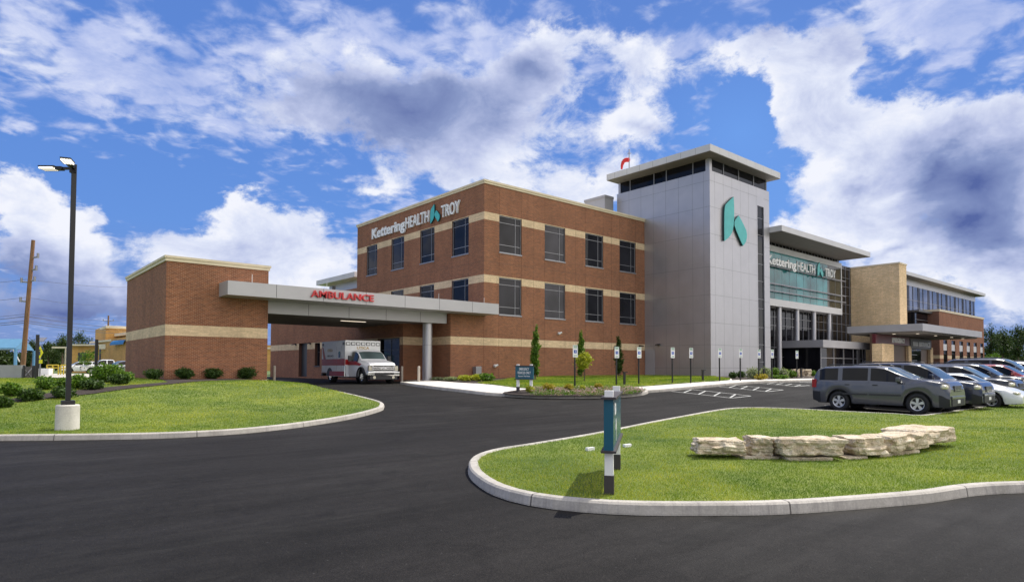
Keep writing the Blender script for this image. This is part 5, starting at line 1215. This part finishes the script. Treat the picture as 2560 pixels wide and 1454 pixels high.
def car_body(R, L, Wd, top, belt, bot, wheels, wr_, side_win, shield, rear, col, arch_r, wroof=.70, glass='glass_car', clad=None, nose_round=.14, tail_round=.06):
    top=smtab(top,260,3); belt=smtab(belt,200,2)
    xs=[v for v in sorted(set(np.round(np.concatenate([np.linspace(0,L,int(L/.055)),[w_+s*arch_r*.999 for w_ in wheels for s in (-1,1)],[a for p in side_win for a in p],list(shield),list(rear)]),4))) if 0<=v<=L]
    def half(x):
        h=Wd/2; a=max(0,(x-(L-.75))/.75); b=max(0,(.45-x)/.45); return h*(1-nose_round*a*a)*(1-tail_round*b*b)
    rows=[]
    for x in xs:
        w_=half(x); zt=interp(top,x); zb=interp(bot,x); be=min(interp(belt,x),zt-.01)
        for c in wheels:
            if abs(x-c)<arch_r: zb=max(zb,wr_+math.sqrt(max(0,arch_r**2-(x-c)**2)))
        h=max(zt-be,.01); g=min(1,h/.35); wrf=wroof+(.86-wroof)*(1-g); zs=lambda f: zb+(be-zb)*f
        ring=[(w_*.965,zb),(w_*.995,zs(.22)),(w_*1.0,zs(.5)),(w_*.99,zs(.78)),(w_*.972,zs(.94)),(w_*.95,be),(w_*(.93),be+min(.02,h*.1)),(w_*(.93+(wrf-.93)*.75),be+h*.87),(w_*wrf*.97,be+h*.93),(w_*wrf*.86,be+h*.985),(w_*wrf*.5,be+h*1.0+.012*g),(0,be+h+.018*g)]
        rows.append(ring)
    K=len(rows[0]); full=[]
    for x,ring in zip(xs,rows):
        full.append([(x-L/2,-y,z) for y,z in ring]+[(x-L/2,y,z) for y,z in ring[-2::-1]])
    KK=len(full[0]); n=len(xs)
    fb=[];fw={};fs_=[];fr_=[];fc=[]
    for i in range(n-1):
        xm=(xs[i]+xs[i+1])/2
        for j in range(KK-1):
            jj=j if j<K-1 else KK-2-j; f=(i*KK+j,(i+1)*KK+j,(i+1)*KK+j+1,i*KK+j+1); hm=full[i][K-1][2]-full[i][5][2]
            sw=[k for k,(a,b) in enumerate(side_win) if a<xm<b]
            if jj==6 and sw and hm>.10: fw.setdefault((sw[0],j<K-1),[]).append(f)
            elif jj>=8 and shield[0]<xm<shield[1]: fs_.append(f)
            elif jj>=8 and rear[0]<xm<rear[1]: fr_.append(f)
            elif clad and jj<=clad[0] and (xm<clad[1] or xm>L-clad[2]): fc.append(f)
            else: fb.append(f)
    V=[p for r in full for p in r]
    def sub(name,faces,mt,par,caps=()):
        use=sorted({v for f in faces for v in f}|{v for f in caps for v in f}); mp={v:i for i,v in enumerate(use)}
        m=MB(mt); m.add([V[v] for v in use],[tuple(mp[v] for v in f) for f in faces],True)
        if caps: m.add([V[v] for v in use],[tuple(mp[v] for v in f) for f in caps],False)
        o=m.build(name,par); o.data.set_sharp_from_angle(angle=.6); return o
    body=sub('body',fb,col,R,[tuple(range(KK))[::-1],tuple((n-1)*KK+j for j in range(KK))])
    for k,f in fw.items(): sub('side_window',f,glass,R)
    if fs_: sub('windshield',fs_,'glass_shield',R)
    if fr_: sub('rear_window',fr_,glass,R)
    if fc: sub('bumper_cladding',fc,'black_plastic',R)
    m=MB('black_plastic'); m.box(-L/2+.12,L/2-.2,-Wd/2+.27,Wd/2-.27,interp(bot,L/2)-.02,.72)
    for c in wheels: m.box(c-L/2-arch_r*.97,c-L/2+arch_r*.97,-Wd/2+.26,Wd/2-.26,.3,wr_+arch_r+.0)
    for c in wheels:
        for s in (-1,1):   # arch lining
            pts=[]; q=18
            for i in range(q+1): a=PI*i/q; pts.append((c-L/2+math.cos(a)*arch_r,wr_+math.sin(a)*arch_r))
            y0=s*(Wd/2*.96); y1=s*(Wd/2-.27)
            m.add([(x_,y0,z_) for x_,z_ in pts]+[(x_,y1,z_) for x_,z_ in pts],[(i,i+1,q+2+i,q+1+i) for i in range(q)],True)
    m.build('underbody',R); return body,full,xs
def suv(name,label,col,L=4.85,Wd=1.99,H=1.80,hoodz=1.29,rails=True,group=None,handles=True,headm='lamp_clear',mould=True,low=False,chromegrille=True):
    R=tag(empty(name),label,'car',group); s=H/1.80; b0=1.20*s
    top=[(0,b0*.98),(.04,b0+.25*s),(.16,H-.12),(.45,H-.03),(1.6,H),(2.4,H-.01),(2.75,H-.06),(3.05,H-.22),(3.58,hoodz+.05),(3.75,hoodz+.01),(4.35,hoodz-.02),(4.70,hoodz-.06),(4.82,hoodz-.17),(4.85,hoodz-.34)]
    top=[(x*L/4.85,z) for x,z in top]
    belt=[(0,b0*.95),(.3,b0),(2.2,b0),(3.6,b0-.06),(4.1,hoodz-.05),(4.6,hoodz-.12),(L,hoodz-.44)]; belt=[(x*L/4.85,z) for x,z in belt]
    bot=[(0,.42),(.25,.33),(L-.5,.30),(L-.1,.28),(L,.34)]; k=L/4.85; wr_=.385*s**.5 if not low else .33
    wh=[1.05*k,3.83*k]
    car_body(R,L,Wd,top,belt,bot,wh,wr_,[(.27*k,1.00*k),(1.17*k,2.12*k),(2.22*k,3.22*k)],(2.78*k,3.62*k),(.03,.25*k),col,wr_+.09,clad=(1,.35,.32),wroof=.82,nose_round=.08)
    for x in wh:
        for sd in (-1,1): wheel(R,x-L/2,sd*(Wd/2-.135),wr_,.24,sd)
    for sd in (-1,1):
        m=MB(col); y=sd*(Wd/2-.0); m.box(3.16*k-L/2,3.30*k-L/2,y-sd*.03 if sd>0 else y-.14,y+.14 if sd>0 else y+.03,b0+.0,b0+.17,.035); m.m('black_plastic').box(3.18*k-L/2,3.28*k-L/2,min(y-sd*.10,y+sd*.02),max(y-sd*.10,y+sd*.02),b0-.05,b0+.03); m.build('mirror',R)
        if handles:
            for xx in (1.38*k,2.40*k): m=MB('black_trim'); m.box(xx-L/2-.09,xx-L/2+.09,sd*Wd/2*.985-.012,sd*Wd/2*.985+.022*1,b0-.165,b0-.125,.008) if sd>0 else m.box(xx-L/2-.09,xx-L/2+.09,-Wd/2*.985-.022,-Wd/2*.985+.012,b0-.165,b0-.125,.008); m.build('door_handle',R)
        if rails:
            m=MB('black_trim'); yy=sd*Wd/2*.60; m.path([(.5*k-L/2,yy,H-.01),(.62*k-L/2,yy,H+.05),(2.4*k-L/2,yy,H+.05),(2.55*k-L/2,yy,H-.01)],.018,8); m.build('roof_rail',R)
        m=MB('black_trim')
        for xx in (1.09*k,2.16*k,3.42*k): m.box(xx-L/2-.004,xx-L/2+.004,sd*(Wd/2)*.972-.004,sd*(Wd/2)*.972+.004,.62,b0-.02)
        for a,c in ((1.2*k,2.12*k),(2.2*k,3.30*k)):
            if mould: m.box(a-L/2,c-L/2,sd*Wd/2*1.0-.012,sd*Wd/2*1.0+.012,.66,.72,.005)
        m.build('door_trim',R)
        m=MB(headm); y1=sd*(Wd/2*.62); y2=sd*(Wd/2*.93); m.X=Matrix.Translation((L/2-.215,sd*Wd/2*.80,hoodz-.26))@Matrix.Rotation(-sd*.42,4,'Z')
        bm=bmesh.new(); bmesh.ops.create_uvsphere(bm,u_segments=18,v_segments=10,radius=1)
        for v in bm.verts: v.co=Vector((math.copysign(abs(v.co.x)**.6,v.co.x)*.13,math.copysign(abs(v.co.y)**.6,v.co.y)*.20,math.copysign(abs(v.co.z)**.6,v.co.z)*.088))
        m.bm(bm,True); m.build('headlight',R)
        m=MB('lamp_red'); m.box(-L/2-.012,-L/2+.16,sd*Wd/2*.965-.03,sd*Wd/2*.965+.012 if sd>0 else -Wd/2*.965+.03,b0-.28,b0+.06,.012) if sd>0 else m.box(-L/2-.012,-L/2+.16,-Wd/2*.965-.012,-Wd/2*.965+.03,b0-.28,b0+.06,.012); m.build('taillight',R)
    m=MB('black_plastic'); m.box(L/2-.04,L/2+.03,-.74,.74,.34,.60,.02); m.build('bumper',R); m=MB('black_plastic'); m.box(-L/2-.03,-L/2+.04,-.84,.84,.40,.66,.02); m.build('bumper',R); m=MB(col); m.box(L/2-.04,L/2+.045,-.78,.78,.60,.70,.02); m.build('bumper',R)
    m=MB('black_trim'); g0=hoodz-.43; m.box(L/2-.03,L/2+.02,-.42,.42,g0,g0+.22,.01); m.m('chrome')
    for z in (g0+.05,g0+.11,g0+.17): m.box(L/2+.012,L/2+.03,-.40,.40,z-.012,z+.012)
    m.build('grille',R)
    m=MB('white_cap'); m.box(L/2+.031,L/2+.045,-.15,.15,.44,.56,.004); m.build('number_plate',R)
    m=MB('chrome')
    for sd in (-1,1): m.tube((L/2-.1,sd*.66,.50),(L/2-.02,sd*.66,.50),.055,n=14)
    m.build('fog_lamp',R)
    return R
def sedan(name,label,col,group=None):
    L=4.8;Wd=1.84; R=tag(empty(name),label,'car',group)
    top=[(0,.86),(.1,.98),(.75,1.05),(1.45,1.38),(1.9,1.44),(2.5,1.44),(2.9,1.38),(3.55,1.02),(3.75,.96),(4.3,.84),(4.65,.70),(4.8,.55)]
    belt=[(0,.82),(.6,.92),(3.4,.90),(4.2,.78),(4.8,.50)]; bot=[(0,.32),(.3,.22),(4.4,.2),(4.8,.24)]; wh=[1.02,3.8]
    car_body(R,L,Wd,top,belt,bot,wh,.33,[(1.2,2.1),(2.2,3.25)],(2.75,3.55),(.85,1.5),col,.39,nose_round=.2)
    for x in wh:
        for sd in (-1,1): wheel(R,x-L/2,sd*(Wd/2-.125),.33,.21,sd)
    for sd in (-1,1):
        m=MB('lamp_clear'); m.X=Matrix.Translation((L/2-.22,sd*.66,.66))@Matrix.Rotation(-sd*.5,4,'Z')@Matrix.Scale(1,4); bm=bmesh.new(); bmesh.ops.create_uvsphere(bm,u_segments=16,v_segments=8,radius=1)
        for v in bm.verts: v.co=Vector((v.co.x*.16,v.co.y*.2,v.co.z*.055))
        m.bm(bm,True); m.build('headlight',R)
        m=MB(col); m.box(.68,.82,sd*.93-.05,sd*.93+.07 if sd>0 else -.93+.05,.93,1.04,.03); m.build('mirror',R)
    m=MB('black_trim'); m.box(L/2-.06,L/2+.015,-.38,.38,.30,.44,.01); m.m('chrome').box(L/2-.12,L/2-.01,-.25,.25,.555,.60,.008); m.build('grille',R)
    return R
def place(o,x,y,rz,dzv=0.0): o.location=(x,y,float(T(x,y))+dzv+.01); o.rotation_euler=(0,0,rz); return o
GP='cars parked along the island'
H_S=-PI/2
place(suv('parked_suv','dark grey SUV with roof rails, nearest of the parked cars at the right','car_grey',group=GP),-.72,-26.72,H_S)
place(suv('parked_suv','navy blue SUV with amber headlight directly behind the grey SUV','car_navy',L=5.0,Wd=1.98,H=1.90,hoodz=1.19,group=GP,headm='lamp_clear'),2.35,-26.9,H_S)
place(sedan('parked_sedan','white low sedan with its nose showing between the dark cars','car_white',group=GP),5.0,-27.7,H_S)
place(suv('parked_suv','black crossover with chrome grille behind the white sedan','car_black',L=4.75,Wd=1.92,H=1.72,hoodz=1.12,group=GP,mould=False,rails=False),7.9,-27.0,H_S)
place(suv('parked_suv','black crossover, second dark one farther along the row','car_black',L=4.7,Wd=1.9,H=1.75,hoodz=1.14,group=GP,mould=False),10.7,-27.0,H_S)
place(suv('parked_suv','red crossover farther along the parked row','car_red',L=4.5,Wd=1.85,H=1.68,hoodz=1.1,group=GP,mould=False,rails=False),13.6,-27.4,H_S)
place(suv('parked_suv','dark SUV whose long roof shows above the red car','car_navy',L=5.1,Wd=2.0,H=1.92,hoodz=1.2,group=GP),16.6,-26.8,H_S)
place(suv('parked_suv','silver SUV last visible in the parked row','car_silver',L=4.7,Wd=1.9,H=1.72,hoodz=1.1,group=GP),19.6,-27.2,H_S)
# far vehicles at the left
rr=math.atan2(RT[1],RT[0])
def farcar(o,D,px,rz,yb=None):
    x,y=dep(D,px); o.location=(x,y,float(T(x,y))+.03); o.rotation_euler=(0,0,rz); return o
farcar(suv('white_suv','small white SUV on the side road just right of the light pole','car_white',L=4.6,Wd=1.85,H=1.65,hoodz=1.0,rails=False,mould=False,group='white vehicles by the shops'),88,200,rr+PI+.75)
# pickup
def pickup(label):
    L=5.8;Wd=2.0; R=tag(empty('white_pickup'),label,'pickup truck','white vehicles by the shops')
    top=[(0,1.20),(.06,1.25),(1.9,1.25),(2.0,1.30),(2.1,1.80),(2.4,1.88),(3.4,1.88),(3.75,1.78),(4.3,1.28),(4.6,1.22),(5.4,1.15),(5.7,1.0),(5.8,.85)]
    belt=[(0,1.18),(2,1.2),(4.2,1.18),(5.2,1.08),(5.8,.80)]; bot=[(0,.5),(5.6,.42),(5.8,.45)]; wh=[1.3,4.75]
    car_body(R,L,Wd,top,belt,bot,wh,.39,[(2.2,2.9),(3.0,3.95)],(3.6,4.25),(2.0,2.09),'car_white',.46)
    for x in wh:
        for sd in (-1,1): wheel(R,x-L/2,sd*(Wd/2-.14),.39,.25,sd)
    m=MB('chrome'); m.box(L/2-.05,L/2+.06,-.9,.9,.5,.68,.02); m.build('bumper',R)
    m=MB('black_trim'); m.box(L/2-.03,L/2+.02,-.6,.6,.75,.98,.01); m.build('grille',R)
    for sd in (-1,1):
        m=MB('lamp_clear'); m.box(L/2-.12,L/2+.015,sd*.78-.12,sd*.78+.12,.76,.98,.02); m.build('headlight',R)
        m=MB('black_plastic'); m.box(1.0,1.12,sd*1.08-.09,sd*1.08+.09,1.22,1.42,.02); m.build('mirror',R)
    return R
farcar(pickup('white pickup truck in front of the ochre shop building'),86,266,rr+PI+.7)
farcar(suv('parked_suv','silver car partly hidden behind the left edge of the service block','car_silver',L=4.6,Wd=1.85,H=1.7,hoodz=1.0,rails=False,mould=False,group='white vehicles by the shops'),82,303,rr+PI+.9)
# ------------------------------------------------------------------ ambulance
AM=tag(empty('ambulance'),'white and red box ambulance leaving the canopy, chrome grille toward the viewer','ambulance')
L=3.0; CB=empty('cab'); 
cabR=empty('cab_group')
top=[(0,2.02),(.1,2.08),(.75,2.08),(1.0,2.04),(1.25,1.90),(1.68,1.50),(1.8,1.44),(2.3,1.38),(2.75,1.30),(2.92,1.18),(3.0,1.02)]
belt=[(0,1.30),(1.6,1.30),(2.3,1.22),(2.8,1.10),(3.0,.98)]; bot=[(0,.42),(2.0,.42),(2.6,.55),(3.0,.60)]
body,_,_=car_body(AM,L,2.03,top,belt,bot,[2.12],.43,[(.30,1.40)],(1.12,1.66),(9,9.1),'amb_white',.52,wroof=.80,nose_round=.06)
OFF=2.35    # cab pieces were built round their own middle: slide them to the front of the chassis
for ch in list(AM.children): ch.data.transform(Matrix.Translation((OFF-.35,0,0)))
fx=OFF-.35+1.5    # nose x
m=MB('amb_white'); bx0,bx1=-3.55,.52; m.box(bx0,bx1,-1.21,1.21,.62,2.72,.05)
m.box(bx0+.9,bx1,-1.205,1.205,.40,.70,.02); m.build('patient_box',AM)
m=MB('amb_red'); 
for sd in (-1,1):
    y=sd*1.213; m.box(bx0+.03,bx1-.03,y-.004,y+.004,1.12,1.54); m.box(bx0+1.45,bx1-.02,y-.004,y+.004,.44,.74)
    y=sd*1.006; y=sd*1.026; m.box(.55,1.75,y-.012,y+.004,1.14,1.38); m.quad((1.75,y+sd*.004,1.14),(2.9,y-sd*.03,1.06),(2.9,y-sd*.03,1.12),(1.75,y+sd*.004,1.38))
    # swoosh on the rear corner
    y=sd*1.2145; m.quad((bx0+.05,y,2.45),(bx0+.35,y,2.3),(bx0+.8,y,1.5),(bx0+.35,y,1.5))
m.box(bx1-.003,bx1+.004,-1.19,-1.0,1.16,1.50); m.box(bx1-.003,bx1+.004,1.0,1.19,1.16,1.50); m.build('red_stripe',AM)
for k in range(7):
    y=-1.02+k*.34; m=MB('black_trim'); m.box(bx1+.001,bx1+.03,y-.135,y+.135,2.40,2.60,.012); wl=m.build('warning_light',AM); g=MB('white_cap'); g.box(bx1+.02,bx1+.04,y-.10,y+.10,2.435,2.565,.01); g.build('lens',wl)
for sd in (-1,1):
    for x in (bx0+.25,bx1-.22):
        m=MB('black_trim'); m.box(x-.14,x+.14,sd*1.225-.015,sd*1.225+.015,2.42,2.60,.01); m.build('warning_light',AM)
    m=MB('glass_car'); m.box(-.55,-.25,sd*1.217-.008,sd*1.217+.008,1.62,2.02,.01); m.build('side_window',AM)
    m=MB('frame')
    for x in (-.85,-.05,.42): m.box(x-.006,x+.006,sd*1.212-.005,sd*1.212+.005,.78,2.34)
    m.build('door_seam',AM)
    m=MB('chrome'); m.box(.44,.56,sd*1.19-.03,sd*1.19+.03,.42,1.1,.01); m.build('corner_guard',AM)
    m=MB('black_plastic'); m.box(1.5,1.62,sd*1.32-.11,sd*1.32+.11,1.38,1.72,.03); m.path([(1.55,sd*1.0,1.42),(1.55,sd*1.24,1.5)],.025,6); m.build('mirror',AM)
    wheel(AM,fx-.88,sd*.87,.43,.26,sd,'chrome',8,.55)
    wheel(AM,-2.05,sd*.98,.43,.40,sd,'chrome',8,.55)
    # fender
    q=16; m=MB('black_plastic'); pts=[(math.cos(PI*i/q)*.60+fx-.88,math.sin(PI*i/q)*.60+.43) for i in range(q+1)]; pi_=[(math.cos(PI*i/q)*.47+fx-.88,math.sin(PI*i/q)*.47+.43) for i in range(q+1)]
    y0=sd*.98;y1=sd*1.10; m.add([(x,y1,z) for x,z in pts]+[(x,y1,z) for x,z in pi_]+[(x,y0,z) for x,z in pts],[(i,i+1,q+2+i,q+1+i) for i in range(q)]+[(i,i+1,2*q+3+i,2*q+2+i) for i in range(q)],True); m.build('fender_flare',AM)
    m=MB('black_plastic'); q=16; pts=[(math.cos(PI*i/q)*.54-2.05,math.sin(PI*i/q)*.54+.43) for i in range(q+1)]; m.add([(x,sd*1.216,z) for x,z in pts]+[(-2.05,sd*1.216,.43)],[(i,i+1,q+1) for i in range(q)]); m.build('wheel_arch',AM)
    m=MB('black_plastic'); m.box(fx-.04,fx+.035,sd*.86-.13,sd*.86+.13,.78,1.12,.02); hl=m.build('headlight',AM); g=MB('lamp_clear')
    for z in (.86,.95,1.04): g.box(fx+.03,fx+.045,sd*.86-.10,sd*.86+.10,z-.03,z+.03,.008)
    g.build('lens',hl)
    m=MB('lamp_clear'); m.tube((fx+.06,sd*.62,.40),(fx+.13,sd*.62,.40),.085,n=16); m.m('chrome').tube((fx+.05,sd*.62,.40),(fx+.12,sd*.62,.40),.10,.095,16); m.build('fog_lamp',AM)
m=MB('black_trim'); m.box(fx+.0,fx+.045,-.72,.72,.76,1.15,.01); m.m('chrome')
for z in (.78,.90,1.0,1.13): m.box(fx+.04,fx+.066,-.70,.70,z-.022,z+.022,.008)
for y in (-.70,.70): m.box(fx+.04,fx+.066,y-.03,y+.03,.76,1.15,.008)
m.box(fx+.04,fx+.07,-.2,.2,.88,1.02,.01)
m.m('chrome').tube((fx+.05,0,.95),(fx+.075,0,.95),.10,n=20); m.m('ink').box(fx+.074,fx+.078,-.06,.06,.93,.97); m.build('grille',AM)
m=MB('chrome'); m.box(fx-.02,fx+.16,-1.03,1.03,.50,.74,.04); m.m('black_plastic').box(fx+.12,fx+.165,-.62,.62,.54,.67); m.build('front_bumper',AM)
m=MB('black_plastic'); m.box(-3.4,fx-.1,-.55,.55,.34,.75); m.box(fx-.3,fx+.1,-.9,.9,.26,.52,.03); m.box(-3.75,-3.5,-1.15,1.15,.42,.60,.02); m.build('chassis',AM)
pF=lambda u,v,w_: (bx1+.004+w_,u,v)
fix_normals(letters('lettering','UTICA',pF,-.42,.42,2.16,2.33,'gold_letter',AM,bold=.02,th=.006))
fix_normals(letters('lettering','EMS',pF,-.22,.22,2.08-.05,2.13-.03,'gold_letter',AM,bold=.01,th=.005))
for sd in (-1,1):
    pG=(lambda u,v,w_,sd=sd: (-sd*0+(-1.9+u if sd<0 else -.9-u), sd*(1.2155+w_), v))
    fix_normals(letters('lettering','AMBULANCE',pG,-.6,.5,1.68,1.80,'ink',AM,bold=.01,th=.004)); fix_normals(letters('lettering','UTICA',pG,-.55,.35,2.02,2.20,'gold_letter',AM,bold=.02,th=.004))
for e_ in (CB,cabR): bpy.data.objects.remove(e_)
ax_,ay_=dep(38.6,905); hd=math.radians(-93.6)
# near front wheel sits under pixel (905,961): solve the root from the wheel offset
ox,oy=fx-.88,-.98; wxp=ax_-(math.cos(hd)*ox-math.sin(hd)*oy); wyp=ay_-(math.sin(hd)*ox+math.cos(hd)*oy)
AM.location=(wxp,wyp,float(T(wxp,wyp))+.01); AM.rotation_euler=(0,0,hd)
